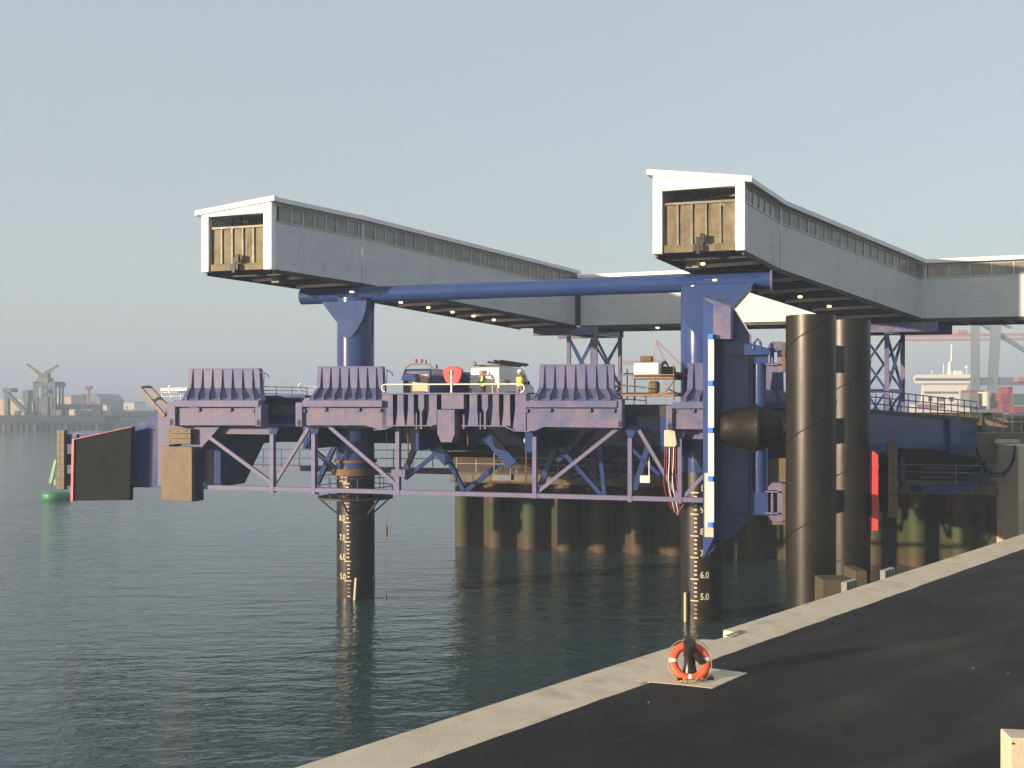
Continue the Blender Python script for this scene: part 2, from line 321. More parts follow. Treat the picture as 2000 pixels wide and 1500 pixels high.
# flush steel slots in the cope by the ladder recess
mb = MB()
for a, b in (((1418, 1242), (1450, 1231)), ((1430, 1244), (1456, 1233))):
    p, q = G(*a, QZ + .004), G(*b, QZ + .004); s_ = qn * .05
    mb.add([p - s_, q - s_, q + s_, p + s_], [(0, 1, 2, 3)])
mb.build('cope_plate', 'galv', label='pair of thin grey metal strips let into the cope beside the edge notch', cat='metal plate')
# land behind the basin
WV = 19.5
sR = 41.0
MB().prism([A.w(-2, WV + .6, QZ), A.w(sR, WV + .6, QZ), Q(61, .5, QZ), Q(61, 130, QZ), A.w(420, WV - 60, QZ), A.w(900, 1200, QZ), A.w(60, 1200, QZ), A.w(-1.5, 60, QZ)], (0, 0, -6)).build('ground', 'land', kind='structure')
MB().prism([V(-420, 376, 2.6), V(-176, 376, 2.6), V(-168, 470, 2.6), V(-10, 520, 2.2), V(150, 900, 2.2), V(300, 2200, 2), V(-1500, 2200, 2), V(-900, 400, 2.6)], (0, 0, -4)).build('shoreline', 'land', kind='structure')

# ------------------------------------------------------------------ combi wall of tubular and sheet piles
cw = thing('sheet_pile_wall', 'long rusty steel pile wall with green weed band behind the ramp', 'quay wall', A.w(-1, WV, 0), A.ang)
a = -1.2; k = 0
while a < sR - .5:
    MB().tube(A.w(a, WV + .1, -1), A.w(a, WV + .1, 4.55), .62, 20).build('tubular_pile', 'sheet', cw)
    b0 = a + .55; mb = MB(); pts = []
    for ds, dv in ((0, 0), (.22, 0), (.42, .5), (.95, .5), (1.15, 0), (1.40, 0)): pts.append((b0 + ds, WV + .1 + dv))
    for (p, q), (p2, q2) in zip(pts, pts[1:]):
        n_ = (A.w(p2, q2, 0) - A.w(p, q, 0)); nn = V(-n_.y, n_.x, 0).normalized() * .05
        mb.prism([A.w(p, q, -1), A.w(p2, q2, -1), A.w(p2, q2, 4.5), A.w(p, q, 4.5)], nn)
    mb.build('sheet_pile', 'sheet', cw); a += 2.5
mb = MB(); mb.box(A.w((sR - 2) / 2, WV + .25, 4.9), u * (sR + 2) / 2, v * .85, UP * .36); mb.build('capping_beam', 'concd', cw, bevel=.03)
# handrail on the capping beam
wr = thing('wall_railing', 'low galvanised railing along the top of the pile wall', 'railing', A.w(8, WV - .3, QZ + .15), A.ang)
mb = MB()
for z in (5.85, 6.3): mb.tube(A.w(-1.6, WV - .3, z), A.w(sR - 1, WV - .3, z), .025, 6)
mb.build('rail', 'rail', wr)
for i in range(29): MB().tube(A.w(-1.6 + i * 1.48, WV - .3, 5.2), A.w(-1.6 + i * 1.48, WV - .3, 6.32), .025, 6).build('post', 'rail', wr)

# ------------------------------------------------------------------ LINKSPAN
LS = thing('ramp_bridge', 'wide blue steel ferry ramp with ribbed flaps and open truss front', 'linkspan', A.w(6, 0, 6), A.ang)
FV = -3.0
# flaps
def flap(xt0, xt1, yt, xb0, xb1, yb, y2, nrib, bar, label=None):
    ym = yb - 24
    tl, tr = A.at(xt0, yt, -2.0), A.at(xt1, yt, -2.0)
    f_ = (ym - yt) / (y2 - yt)
    ml, mr_ = A.at(xt0 - 2, ym, -2.15), A.at(xt1 + 1, ym, -2.15)
    bl, br = A.at(xb0, y2, -3.5), A.at(xb1, y2, -3.5)
    mb = MB(); t = v * .07
    for q in ([tl, tr, mr_, ml], [ml, mr_, br, bl]): mb.prism(q[::-1], t)
    o = mb.build('flap', 'flap', LS, label=label)
    r = MB(); r.beam(tl + v * .03 - UP * .02, tr + v * .03 - UP * .02, .14, .07); r.build('lip', 'flap', o)
    for i in range(nrib):
        q = (i + .35) / (nrib - .05)
        a_, b_, c_ = tl.lerp(tr, q), ml.lerp(mr_, q), bl.lerp(br, q)
        fr_t = a_ - v * .05; fr_m = b_ - v * .12 + UP * .04; fr_b = c_ + UP * .20
        MB().prism([a_ - UP * .06, fr_t - UP * .06, fr_m, fr_b, c_, b_], u * .03).build('rib', 'flap', o)
    r = MB(); r.prism([tr, mr_, br, br + v * .5, mr_ + v * .35, tr + v * .3], u * .05); r.build('side_plate', 'flap', o)
    r = MB(); r.prism([tl, ml, bl, bl + v * .5, ml + v * .35, tl + v * .3], u * -.05); r.build('side_plate', 'flap', o)
    r = MB(); A.rect(r, bar[0], y2, bar[1], y2 + 13, -3.78, .55); r.build('hinge_beam', 'flap', LS, bevel=.02)
flap(370, 505, 719.5, 356, 508, 782, 782, 7, (339, 505))
flap(622, 745, 716, 604, 745, 782, 782, 7, (590, 746))
flap(1056, 1196, 712, 1041, 1205, 783, 783, 7, (1026, 1205))
flap(1346, 1527, 709.5, 1330, 1540, 785, 785, 8, (1313, 1548))
# fascia boxes below the flaps
def fascia(pts, slots, bolts):
    mb = MB(); A.poly(mb, pts, -3.55, .5); o = mb.build('fascia', 'worn_sunlit', LS, bevel=.015)
    for (x, y) in slots:
        m_ = MB(); A.rect(m_, x - 3, y, x + 3, y + 7, -3.553, .03); m_.build('hinge_slot_shade', 'dark', o)  # flat dark patch imitating the shade inside a slot
        m_ = MB(); A.rect(m_, x - 2.4, y - 1, x + .2, y + 5, -3.66, .1); m_.build('hinge_lug', 'worn_sunlit', o)
fascia([(344, 797), (498, 797), (498, 831), (344, 831)], [(344 + 1, 800), (389, 798), (451, 798), (496, 799)], 0)
fascia([(591, 797), (755, 797), (755, 838), (737, 838), (712, 831), (591, 831)], [(595, 800), (636, 798), (702, 798), (743, 799)], 0)
fascia([(1029, 797), (1214, 798), (1214, 836), (1062, 834), (1043, 842), (1029, 842)], [(1030, 800), (1076, 799), (1154, 799), (1200, 800)], 0)
fascia([(1313, 799), (1545, 801), (1545, 840), (1313, 838)], [(1316, 802), (1356, 800), (1420, 800)], 0)
for x0, x1, y0, y1 in ((326, 342, 786, 832), (498, 510, 790, 833), (577, 590, 786, 833), (1206, 1215, 780, 836), (1301, 1313, 792, 840)):
    m_ = MB(); A.rect(m_, x0, y0, x1, y1, -3.72, .7); o = m_.build('end_post', 'worn_sunlit', LS, bevel=.02)
    cx = (x0 + x1) / 2 + 1; m_ = MB(); A.poly(m_, [(cx - 3.5, y1 - 11), (cx, y1 - 15), (cx + 3.5, y1 - 11), (cx + 3.5, y1 - 2), (cx - 3.5, y1 - 2)], -3.724, .02); m_.build('socket_shade', 'dark', o)  # dark pentagon laid on the post as the shade of a notch
# centre girder: backing, lips and fins
m_ = MB(); A.rect(m_, 745, 769.5, 1028, 829, -2.75, .4); m_.build('centre_web', 'blue', LS)
m_ = MB(); A.rect(m_, 745, 767, 1029, 770, -3.62, 1.4); m_.build('top_plate', 'worn_sunlit', LS)
m_ = MB()
for x0, y0, x1, y1 in ((755, 832, 776, 831), (776, 831, 852, 831), (908, 831, 992, 832), (992, 832, 1010, 841), (1010, 841, 1040, 842), (737, 839, 757, 838), (757, 838, 776, 831)):
    m_.beam(A.at(x0, y0, -3.2), A.at(x1, y1, -3.2), .95, .05)
m_.build('bottom_flange', 'worn_sunlit', LS)
fins = [([746, 767], [746, 768], 836), ([776, 788], [773, 791], 831), ([797, 808], [794, 809], 830), ([838, 853], [833, 853], 830),
        ([917, 932], [914, 934], 831), ([962, 974.5], [959, 976], 831), ([983.5, 996], [980, 997], 832), ([1006, 1027], [1001, 1027], 841)]
for (a0, a1), (b0, b1), yb in fins:
    m_ = MB(); A.poly(m_, [(a0, 770), (a1, 770), (a1, 801), (b1, yb), (b0, yb), (a0, 801)], -3.55, .06)
    mid = ((a0 + a1) / 2, 770), ((b0 + b1) / 2, yb)
    m_.prism([A.at(mid[0][0], 770, -3.49), A.at(mid[1][0], yb, -3.49), A.at(mid[1][0], yb, -3.49) + v * .72, A.at(mid[0][0], 770, -3.49) + v * .72], u * .03)
    m_.build('stiffener', 'worn_sunlit', LS)
for a0, a1, c0, c1 in ((817, 828, 820, 824), (941, 953, 945, 949)):
    m_ = MB(); A.poly(m_, [(a0, 770), (a1, 770), (a1, 797), (c1, 805), (c1, 838), (c0, 838), (c0, 805), (a0, 797)], -3.55, .25); m_.build('stiffener', 'worn_sunlit', LS)
    m_ = MB(); A.rect(m_, c0 - 8, 806, c0 - 6, 839, -3.6, .08); m_.build('locking_rod', 'worn_sunlit', LS)
m_ = MB(); A.rect(m_, 862, 770, 906, 799, -3.6, .5); m_.build('centre_housing', 'worn_sunlit', LS, bevel=.02)
m_ = MB(); A.poly(m_, [(854, 800), (888, 800), (888, 849), (882, 864), (861, 864), (854, 846)], -3.66, .7); m_.build('centre_tongue', 'worn_sunlit', LS, bevel=.02)
m_ = MB(); A.rect(m_, 904, 810, 907, 838, -3.4, .08); m_.build('locking_rod', 'worn_sunlit', LS)
# deck, cross girders, soffit
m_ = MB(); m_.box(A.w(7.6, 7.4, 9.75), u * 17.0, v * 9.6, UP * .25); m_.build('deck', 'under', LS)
for vv, z0, z1 in ((-1.6, 8.85, 9.5), (2.2, 7.95, 9.5), (8, 7.8, 9.5), (14, 7.8, 9.5)):
    m_ = MB(); m_.box(A.w(7.6, vv, (z0 + z1) / 2), u * 16.6, v * .25, UP * (z1 - z0) / 2); m_.build('cross_girder', 'blue', LS)
for ss in (-7.5, -1.5, 4.4, 10.2, 16.6, 22.8):
    m_ = MB(); m_.box(A.w(ss, 6.6, 8.65), u * .2, v * 9.1, UP * .84); m_.build('long_girder', 'blue', LS)
m_ = MB(); m_.box(A.w(15.5, 22.5, 7.2), u * 18.5, v * .6, UP * 2.3); m_.build('bank_beam', 'bank', LS)
m_ = MB(); m_.box(A.w(20.0, 3.5, 7.3), u * 1.2, v * 5, UP * 2.2); m_.build('side_box', 'blue', LS)  # added bulk that shades the pile wall at the right
# recessed bays between the flaps
m_ = MB(); A.rect(m_, 510, 775, 588, 828, -1.2, .3); m_.build('bay_wall', 'blue', LS)
m_ = MB(); A.rect(m_, 1215, 790, 1305, 842, -.6, .3); m_.build('bay_wall', 'blue', LS)
m_ = MB(); A.rect(m_, 1262, 804, 1304, 822, -1.6, .4); m_.build('bay_beam', 'worn_sunlit', LS)
m_ = MB(); A.rect(m_, 548, 804, 578, 815, -1.5, .4); m_.build('bay_beam', 'blue', LS)
m_ = MB(); A.rect(m_, 506, 772, 596, 777, -1.9, 1.2); m_.build('bay_deck', 'blue', LS)
m_ = MB(); A.rect(m_, 428, 832, 530, 848, -2.6, .4); m_.build('lower_beam', 'worn_sunlit', LS)
m_ = MB(); A.rect(m_, 1340, 838, 1480, 858, -2.6, .4); m_.build('lower_beam', 'worn_sunlit', LS)
# front truss
def mem(name, x0, y0, x1, y1, wpx, b=-3.0, m='truss', dep=.2, b1=None):
    p, q = A.at(x0, y0, b), A.at(x1, y1, b if b1 is None else b1); wd = wpx / F * (p.y + q.y) / 2
    MB().beam(p, q, dep, wd, up=UP.cross((q - p).normalized()).cross((q - p).normalized()) if abs((q - p).normalized().z) < .95 else UP).build(name, m, LS)
def mem2(name, x0, y0, x1, y1, wpx, b=-3.0, m='truss', dep=.2, b1=None):
    p, q = A.at(x0, y0, b), A.at(x1, y1, b if b1 is None else b1); wd = wpx / F * (p.y + q.y) / 2
    d = (q - p).normalized(); vv = (v - d * v.dot(d)).normalized(); sd = d.cross(vv)
    mb = MB(); mb.box((p + q) / 2, (q - p) / 2, sd * wd / 2, vv * dep / 2); return mb.build(name, m, LS)
mem2('lower_chord', 400, 951, 1545, 981, 8.5, dep=.24)
for x, y0, y1 in ((533, 848, 962), (614, 848, 965), (778, 828, 966), (1045, 853, 973), (1231, 855, 980), (1328, 857, 983), (1440, 858, 983)):
    mem2('truss_post', x, y0, x, y1, 8, dep=.28)
for x0, y0, x1, y1 in ((405, 850, 532, 944), (603, 836, 537, 943), (645, 834, 775, 947), (1206, 837, 1049, 962), (1247, 838, 1325, 972), (1420, 880, 1332, 974)):
    mem2('truss_brace', x0, y0, x1, y1, 7, b=-2.93, dep=.16)
for x, y in ((614, 832), (1231, 838), (1328, 842), (533, 834)):
    m_ = MB(); A.poly(m_, [(x - 10, y), (x + 12, y), (x + 5, y + 16), (x - 5, y + 16)], -2.98, .22); m_.build('gusset', 'blue', LS)
m_ = MB(); A.rect(m_, 764, 917, 791, 931, -3.25, .5); m_.build('junction_box', 'worn_sunlit', LS)
# inner braces in the shade
for x0, y0, x1, y1, wd in ((658, 862, 620, 944, 9), (600, 868, 655, 915, 7), (820, 852, 792, 918, 10), (808, 826, 877, 902, 22), (878, 902, 906, 958, 8), (976, 905, 912, 958, 9), (932, 826, 1002, 908, 22),
                           (792, 935, 852, 885, 7), (1086, 868, 1055, 952, 11), (1070, 848, 1174, 965, 8), (1171, 868, 1181, 966, 8), (1205, 850, 1292, 930, 7), (1266, 872, 1240, 956, 11), (1364, 862, 1340, 952, 11), (1145, 840, 1090, 900, 8)):
    mem2('inner_brace', x0, y0, x1, y1, wd, b=0.9 if wd < 20 else -.9, m='blue', dep=.25)
# deep side box at the left, wing plate, pads and fender panel
m_ = MB(); A.poly(m_, [(380, 838), (480, 850), (474, 866), (434, 950), (402, 953), (385, 900)], -.8, 2.2); m_.build('side_box', 'blue', LS)
m_ = MB(); A.poly(m_, [(318, 832), (430, 832), (408, 858), (388, 880), (376, 882), (376, 868), (318, 868)], -3.0, 2.2); m_.build('corner_box', 'worn_sunlit', LS)
m_ = MB(); A.poly(m_, [(254, 838), (308, 803), (330, 798), (324, 952), (252, 952)], -2.3, 1.2); m_.build('wing_plate', 'blue', LS)
m_ = MB(); A.rect(m_, 308, 800, 330, 950, -2.5, .6); m_.build('wing_post', 'worn_sunlit', LS)
m_ = MB(); A.rect(m_, 315, 872, 375, 979, -3.7, .25); o = m_.build('fender_pad', 'pad', LS, bevel=.02)
m_ = MB(); A.rect(m_, 317, 872.5, 380, 978.5, -3.44, .8); m_.build('pad_frame', 'blue', o)
m_ = MB()
for yy in (876, 892, 911, 925, 942, 959, 976):
    for xx in (320, 333, 346, 371): p = A.at(xx, yy, -3.7); m_.tube(p, p - v * .02, .028, 8)
m_.build('bolt_heads', 'galv', o)
m_ = MB()
for yy in (837.5, 847.5, 857.5): A.rect(m_, 326, yy, 372, yy + 9, -3.35, .3)
o = m_.build('fender_pad', 'pad', LS)
m_ = MB()
for yy in (842, 852, 862):
    for xx in (332, 347, 364): p = A.at(xx, yy, -3.35); m_.tube(p, p - v * .02, .03, 8)
m_.build('bolt_heads', 'dark', o)
m_ = MB(); A.poly(m_, [(144, 858.5), (257, 834), (253, 977), (142, 978)], -3.1, .3); o = m_.build('fender_panel', 'panelblack', LS, bevel=.01)
m_ = MB(); A.poly(m_, [(140.5, 858), (144, 857.5), (142, 979), (137.5, 979)], -3.2, .45); A.poly(m_, [(144, 857.8), (257, 833.4), (257, 834.2), (144, 858.8)], -3.2, .45); m_.build('red_edge', 'red', o)
m_ = MB(); A.rect(m_, 146, 843, 215, 890, -1.2, .4); m_.build('rear_plate', 'blue', o)
# fender posts at both ends
def fpost(x0, x1, y0, y1, b, side):
    m_ = MB(); A.rect(m_, x0, y0, x1, y1, b, .25); o = m_.build('fender_post', 'pad', LS, bevel=.01)
    m_ = MB(); A.rect(m_, (x0 + x1) / 2 - .5, y0, (x0 + x1) / 2 + .5, y1, b - .003, .02); m_.build('joint', 'dark', o)
    m_ = MB()
    n = 8
    for i in range(n):
        yy = y0 + (y1 - y0) * (i + .6) / n
        for xx in (x0 + (x1 - x0) * .25, x0 + (x1 - x0) * .78): p = A.at(xx, yy, b); m_.tube(p, p - v * .02, .03, 8)
    m_.build('bolt_heads', 'dark', o)
    m_ = MB(); A.rect(m_, x0, y0 - 1, x1 + 1, y1 + 1, b + .26, .22); m_.build('post_frame', 'blue', o)
    return o
fpost(111, 125, 841, 955, -1.6, 0)
for y0, y1 in ((848, 868), (886, 908), (925, 949)):
    m_ = MB(); A.rect(m_, 126, y0, 150, y1, -1.3, .4); m_.build('post_arm', 'blue', LS)
fpost(1735, 1752, 859, 1010, -5.2, 1)
m_ = MB(); A.poly(m_, [(1690, 868), (1702, 866), (1752, 862), (1752, 872), (1715, 886), (1702, 884)], -4.9, .5); m_.build('wing_arm', 'blue', LS)
m_ = MB(); A.rect(m_, 1718, 893, 1752, 1000, -4.4, .3); m_.build('wing_web', 'panelblack', LS)
m_ = MB(); A.poly(m_, [(1703.5, 879), (1715, 889), (1715, 1036), (1702.5, 1036)], -5.1, .3); m_.build('red_edge', 'red', LS)
m_ = MB(); A.poly(m_, [(1640, 868), (1703, 878), (1702, 1035), (1640, 1035)], -5.0, .3); m_.build('fender_panel', 'panelblack', LS)
m_ = MB(); A.poly(m_, [(1500, 895), (1560, 895), (1560, 1025), (1500, 1025)], -5.0, .3); m_.build('fender_pad', 'pad', LS)
# folded timber frame at the left end
m_ = MB()
q = [A.at(x, y, b) for x, y, b in ((275, 757, -3.4), (292, 755, -2.4), (332, 798, -2.4), (322, 812, -3.4))]
for i in range(4): m_.beam(q[i], q[(i + 1) % 4], .12, .12)
m_.beam(q[0].lerp(q[3], .5), q[1].lerp(q[2], .5), .12, .12)
m_.build('hinged_frame', 'timber', LS)
# handrails on the deck
def rails(pts, b, posts, z=(0, 10), m='rail', r=.025, label=None, bs=None, hook=False):
    pass
def railing(x0, x1, y0, y1, yb0, yb1, b, n, m='rail', mid=2, b1=None, parent=None):
    par = LS if parent is None else parent
    b1 = b if b1 is None else b1
    m_ = MB()
    T0, T1, B0, B1 = A.at(x0, y0, b), A.at(x1, y1, b1), A.at(x0, yb0, b), A.at(x1, yb1, b1)
    for i in range(mid): f = i / mid; m_.tube(T0.lerp(B0, f), T1.lerp(B1, f), .025, 6)
    for i in range(n): f = i / (n - 1); m_.tube(T0.lerp(T1, f), B0.lerp(B1, f), .025, 6)
    m_.build('handrail', m, par)
railing(510, 600, 755, 757, 776, 777, -1.8, 4, 'bluerail', 3)
railing(596, 640, 754, 756, 780, 780, -1.5, 3, 'rail', 3)
railing(316, 372, 759, 756, 782, 782, .5, 4, 'rail', 3)
railing(1215, 1262, 768, 775, 790, 790, .5, 3, 'rail', 2)
m_ = MB(); m_.beam(A.at(314, 761, -.2), A.at(367, 761, -.2), .05, .10); m_.build('kick_plate', 'railw', LS)
def hoop(cx, cy, b, sgn, rr=.16, m='railw'):
    c = A.at(cx, cy, b); return c
m_ = MB()
p0, p1 = A.at(752, 751, -3.3), A.at(1016, 750, -3.3)
pts = []
for i in range(9): a_ = math.pi * (1.5 - i / 8.0) ; pts.append(p0 + V(0, 0, -.17) + u * math.cos(a_) * .17 + UP * math.sin(a_) * .17)
pts += [p0.lerp(p1, i / 10) for i in range(1, 10)]
for i in range(9): a_ = math.pi * (.5 - i / 8.0); pts.append(p1 + V(0, 0, -.2) + u * math.cos(a_) * .2 + UP * math.sin(a_) * .2)
m_.path(pts, .035, 8); m_.build('handrail', 'railw', LS)
m_ = MB(); m_.tube(A.at(882, 723, -3.35), A.at(882, 768, -3.35), .05, 8); m_.build('rail_post', 'railw', LS)
for xx in (750, 962): m_ = MB(); m_.tube(A.at(xx, 752, -3.25), A.at(xx, 768, -3.25), .025, 8); m_.build('rail_post', 'rail', LS)
for cx, cy, b in ((333, 760, -1.0), (503, 759, -1.4), (587, 757, -1.4), (1206, 761, -1.2)):      # pale hooped rail ends
    c = A.at(cx, cy, b); m_ = MB(); m_.path([c + u * .12 * math.cos(a_) + UP * .2 * math.sin(a_) for a_ in [R(80 + 20 * i) for i in range(11)]], .04, 8); m_.build('rail_hoop', 'railw', LS)
for x0, y0, x1, y1 in ((507, 727, 524, 733), (747, 722, 766, 730)):                               # curved stays behind the flaps
    m_ = MB(); m_.path([A.at(x0, y0, -2), A.at((x0 + x1) / 2 + 3, y0 + 2, -2), A.at(x1, y1, -2), A.at(x1 + 1, y1 + 4, -2)], .035, 6); m_.tube(A.at(x0 + 9, y0 + 2, -2), A.at(x0 + 6, 780, -2), .025, 6); m_.build('flap_stay', 'bluerail', LS)
# rear walkway
m_ = MB(); A.rect(m_, 462, 912, 884, 922, 9, .9); m_.build('rear_walkway', 'worn_sunlit', LS)
railing(480, 884, 877, 880, 912, 912, 9, 12, 'bluerail', 2)
# maintenance basket and lamps under the deck
m_ = MB()
a0, a1 = A.at(965, 886, -.5), A.at(997, 886, -.5); b0, b1 = A.at(965, 928, -.5), A.at(997, 928, -.5)
for p, q in ((a0, a1), (a0, b0), (a1, b1), (a0.lerp(b0, .48), a1.lerp(b1, .48))): m_.beam(p, q, .05, .05)
A.rect(m_, 963, 927, 998, 938, -.7, .5); m_.build('access_cage', 'dull', LS)
m_ = MB(); A.rect(m_, 1250, 929, 1269, 943, -.7, .4); m_.tube(A.at(1268, 892, -.6), A.at(1268, 930, -.6), .03, 6); m_.build('access_cage', 'railw', LS)
for x, y0, y1 in ((797, 832, 930), (914, 832, 870), (1028, 836, 925)):
    m_ = MB(); m_.tube(A.at(x, y0, -1.2), A.at(x, y1, -1.2), .035, 6); m_.build('conduit', 'rust', LS)
m_ = MB(); A.rect(m_, 1023, 857, 1030, 864, -1.4, .2); m_.build('floodlight', 'railw', LS)
m_ = MB(); A.rect(m_, 865, 870, 985, 880, 4, .8); A.rect(m_, 860, 884, 960, 893, 4.2, .8); m_.build('bearing_block', 'bank', LS)
# approach span to the right
Z0, Z1 = P(1640, 797, 49), P(1908, 819, 61)
m_ = MB(); m_.prism([Z0, Z1, Z1 - UP * 1.9, Z0 - UP * 1.8], V(-.6, 1, 0).normalized() * .5); m_.build('approach_girder', 'blue', LS)
m_ = MB(); m_.prism([Z0 + V(.05, -.2, .06), Z1 + V(.05, -.2, .06), Z1 + V(.05, -.2, -.12), Z0 + V(.05, -.2, -.12)], V(-.6, 1, 0).normalized() * 6); m_.build('approach_deck', 'under', LS)
q_ = Z0.lerp(Z1, .78); m_ = MB(); m_.box(q_ + V(.05, -.1, -1.05), V(.45, .4, 0), V(.08, -.1, 0), UP * 1.0); m_.build('girder_stiffener', 'blue', LS)
m_ = MB()
for i in range(19):
    p = Z0.lerp(Z1, i / 18); m_.tube(p, p + UP * 1.05, .03, 6)
for h in (.35, .7, 1.05): m_.tube(Z0 + UP * h, Z1 + UP * h, .03, 6)
m_.build('handrail', 'bluerail', LS)
m_ = MB(); c0, c1, c2 = P(1800, 950, 55), P(1890, 950, 58), P(1935, 925, 61)
for p, q in ((c0, c1), (c1, c2)): m_.prism([p, q, q - UP * .35, p - UP * .35], V(-.2, 1, 0) * 1)
m_.build('service_walkway', 'blue', LS)
m_ = MB()
for p, q, n in ((c0, c1, 7), (c1, c2, 4)):
    for h in (.5, 1.0): m_.tube(p + UP * h, q + UP * h, .025, 6)
    for i in range(n): r_ = p.lerp(q, i / (n - 1)); m_.tube(r_, r_ + UP * 1.0, .025, 6)
m_.build('handrail', 'bluerail', LS)

# ------------------------------------------------------------------ portal frame carrying the walkways
PF = thing('portal_frame', 'blue steel portal of two round piles joined by a long tube crossbeam', 'support frame', A.w(9, 0, 0), A.ang)
TZ = 15.77
def pile(s0, name_lo, marks, zsplit):
    MB().tube(A.w(s0, 0, zsplit), A.w(s0, 0, TZ - .2), .97, 40).build('pile', 'blue', PF)
    o = MB().tube(A.w(s0, 0, -2), A.w(s0, 0, zsplit), .985, 40).build('pile_sleeve', 'blackpile', PF)
    m_ = MB(); c = A.w(s0, 0, 0)
    base = math.atan2(-c.y, -c.x)                      # direction to the viewer side
    def wrap(off, z, rr=.99):                          # off metres to the right as seen
        a_ = base + off / .985 * 1.0; return V(c.x + math.cos(a_) * rr, c.y + math.sin(a_) * rr, z)
    for txt, zz, ox in marks:
        vs, fs = text_mesh(txt, .42)
        MB().add([wrap(ox[0] + q.x * .8, zz + .10 + q.y, .992 + max(q.z, 0)) for q in vs], fs).build('tide_numeral', 'text', o)
    def tick(o0, o1, z, h=.07):
        n = 4
        vs = [wrap(o0 + (o1 - o0) * i / n, z + j * h, .996) for j in (0, 1) for i in range(n + 1)]
        m_.add(vs, [(i, i + 1, n + 2 + i, n + 1 + i) for i in range(n)])
    for txt, zz, ox in marks:
        m_ = MB()
        tick(ox[1] - .1, ox[1] + .28, zz, .06)
        for i in range(1, 5):
            if zz - .2 * i > .15: tick(ox[1] + .08, ox[1] + .22, zz - .2 * i, .075)
        if txt == marks[-1][0]:
            for i in range(1, 4): tick(ox[1] + .08, ox[1] + .22, zz - .2 * i, .075)
        m_.build('tide_graduation', 'text', o)
WL = 4.05
pile(0, 'l', [(t, z - WL, (-1.02 + .02 * i, -.60 + .02 * i)) for i, (t, z) in enumerate((("10.0", 10), ("9.0", 9), ("8.0", 8), ("7.0", 7), ("6.0", 6), ("5.0", 5)))], 6.7)
pile(17.93, 'r', [(t, z - WL, (-.06, -.42)) for t, z in (("10", 10), ("9", 9), ("8", 8), ("7", 7), ("6.0", 6), ("5.0", 5))], 6.9)
x0, x1 = A.S(590, 0), A.S(1507, 0)
m_ = MB(); m_.tube(A.w(x0, 0, TZ), A.w(x1, 0, TZ), .41, 32); cb = m_.build('crossbeam', 'blue', PF)
for xx in (828, 892, 955, 1067, 1135, 1203, 1290): s_ = A.S(xx, 0); MB().tube(A.w(s_ - .03, 0, TZ), A.w(s_ + .03, 0, TZ), .418, 32).build('weld_band', 'blue', cb)
m_ = MB(); m_.lathe(A.w(A.S(688, 0), 0, TZ), u, [(-2.6, .42), (-2.3, .60), (0, .62), (1.4, .6), (2.3, .42)], 32); 
m_ = MB(); m_.tube(A.w(x1 - .05, 0, TZ), A.w(x1 + .03, 0, TZ), .5, 32); m_.build('end_plate', 'worn_sunlit', cb)
m_ = MB(); A.poly(m_, [(628, 590), (716, 587), (714, 604), (708, 624), (698, 643), (687, 657), (677, 662), (667, 655), (661, 634)], -1.0, 1.0); m_.build('haunch', 'blue', PF)
m_ = MB(); A.poly(m_, [(1333, 560), (1474, 552), (1412, 622), (1404, 640), (1382, 664), (1362, 660), (1340, 630), (1332, 612)], -1.0, 1.05); m_.build('haunch', 'blue', PF)
for x, y in ((687, 570), (1396, 547)): p = A.at(x, y, -.45); MB().box(p, u * .09, v * .05, UP * .03).build('lamp', 'lamp', PF)
# collars and access ring on the left pile, ring on the right pile
def ringplat(s0, z, rout, name):
    c = A.w(s0, 0, z); m_ = MB()
    n = 24; vs = []
    for dz in (0, .1):
        for rr in (.99, rout): vs += [c + V(math.cos(2 * math.pi * i / n) * rr, math.sin(2 * math.pi * i / n) * rr, dz) for i in range(n)]
    fs = []
    for i in range(n):
        j = (i + 1) % n
        fs += [(i, j, n + j, n + i), (2 * n + i, 3 * n + i, 3 * n + j, 2 * n + j), (n + i, n + j, 3 * n + j, 3 * n + i)]
    m_.add(vs, fs)
    for i in range(6):
        a_ = 2 * math.pi * i / 6 + .3; d = V(math.cos(a_), math.sin(a_), 0); m_.beam(c + d * rout * .95, c + d * 1.0 - UP * .75, .07, .07)
    m_.build('access_platform', 'under', PF)
    m_ = MB()
    for h in (.55, 1.05): m_.path([c + V(math.cos(2 * math.pi * i / 24) * rout * .98, math.sin(2 * math.pi * i / 24) * rout * .98, .1 + h) for i in range(25)], .025, 6)
    for i in range(8): a_ = 2 * math.pi * i / 8 + .2; d = V(math.cos(a_), math.sin(a_), 0) * rout * .98; m_.tube(c + d + UP * .1, c + d + UP * 1.15, .025, 6)
    m_.build('platform_rail', 'bluerail', PF)
ringplat(0, 5.15, 1.95, 'l')
for z, rr, h in ((6.55, 1.25, .35), (7.1, 1.1, .15)):
    m_ = MB(); m_.tube(A.w(0, 0, z - h / 2), A.w(0, 0, z + h / 2), rr, 32); m_.build('guide_collar', 'rust', PF)
m_ = MB(); m_.beam(A.w(.42, -1.0, 0.0), A.w(.50, -1.0, 1.15), .1, .1); m_.build('anode', 'text', PF)
m_ = MB(); m_.beam(A.w(1.1, -.2, -.4), A.w(1.13, -.2, 1.2), .1, .1); m_.build('anode', 'black', PF)
m_ = MB(); m_.beam(A.w(17.3, -1.02, -.3), A.w(17.3, -1.02, 1.35), .1, .1); m_.build('anode', 'text', PF)
mb = MB(); mb.tube(A.at(755, 838, -2.8), A.at(755, 1176, -2.8), .008, 6)
mb.tube(A.at(755, 1027, -2.8), A.at(755, 1048, -2.8), .06, 8); mb.tube(A.at(754, 1162, -2.8), A.at(754, 1173, -2.8), .05, 8)
mb.build('weighted_line', 'rust', label='thin weighted line hanging from the ramp beside the left pile', cat='line')

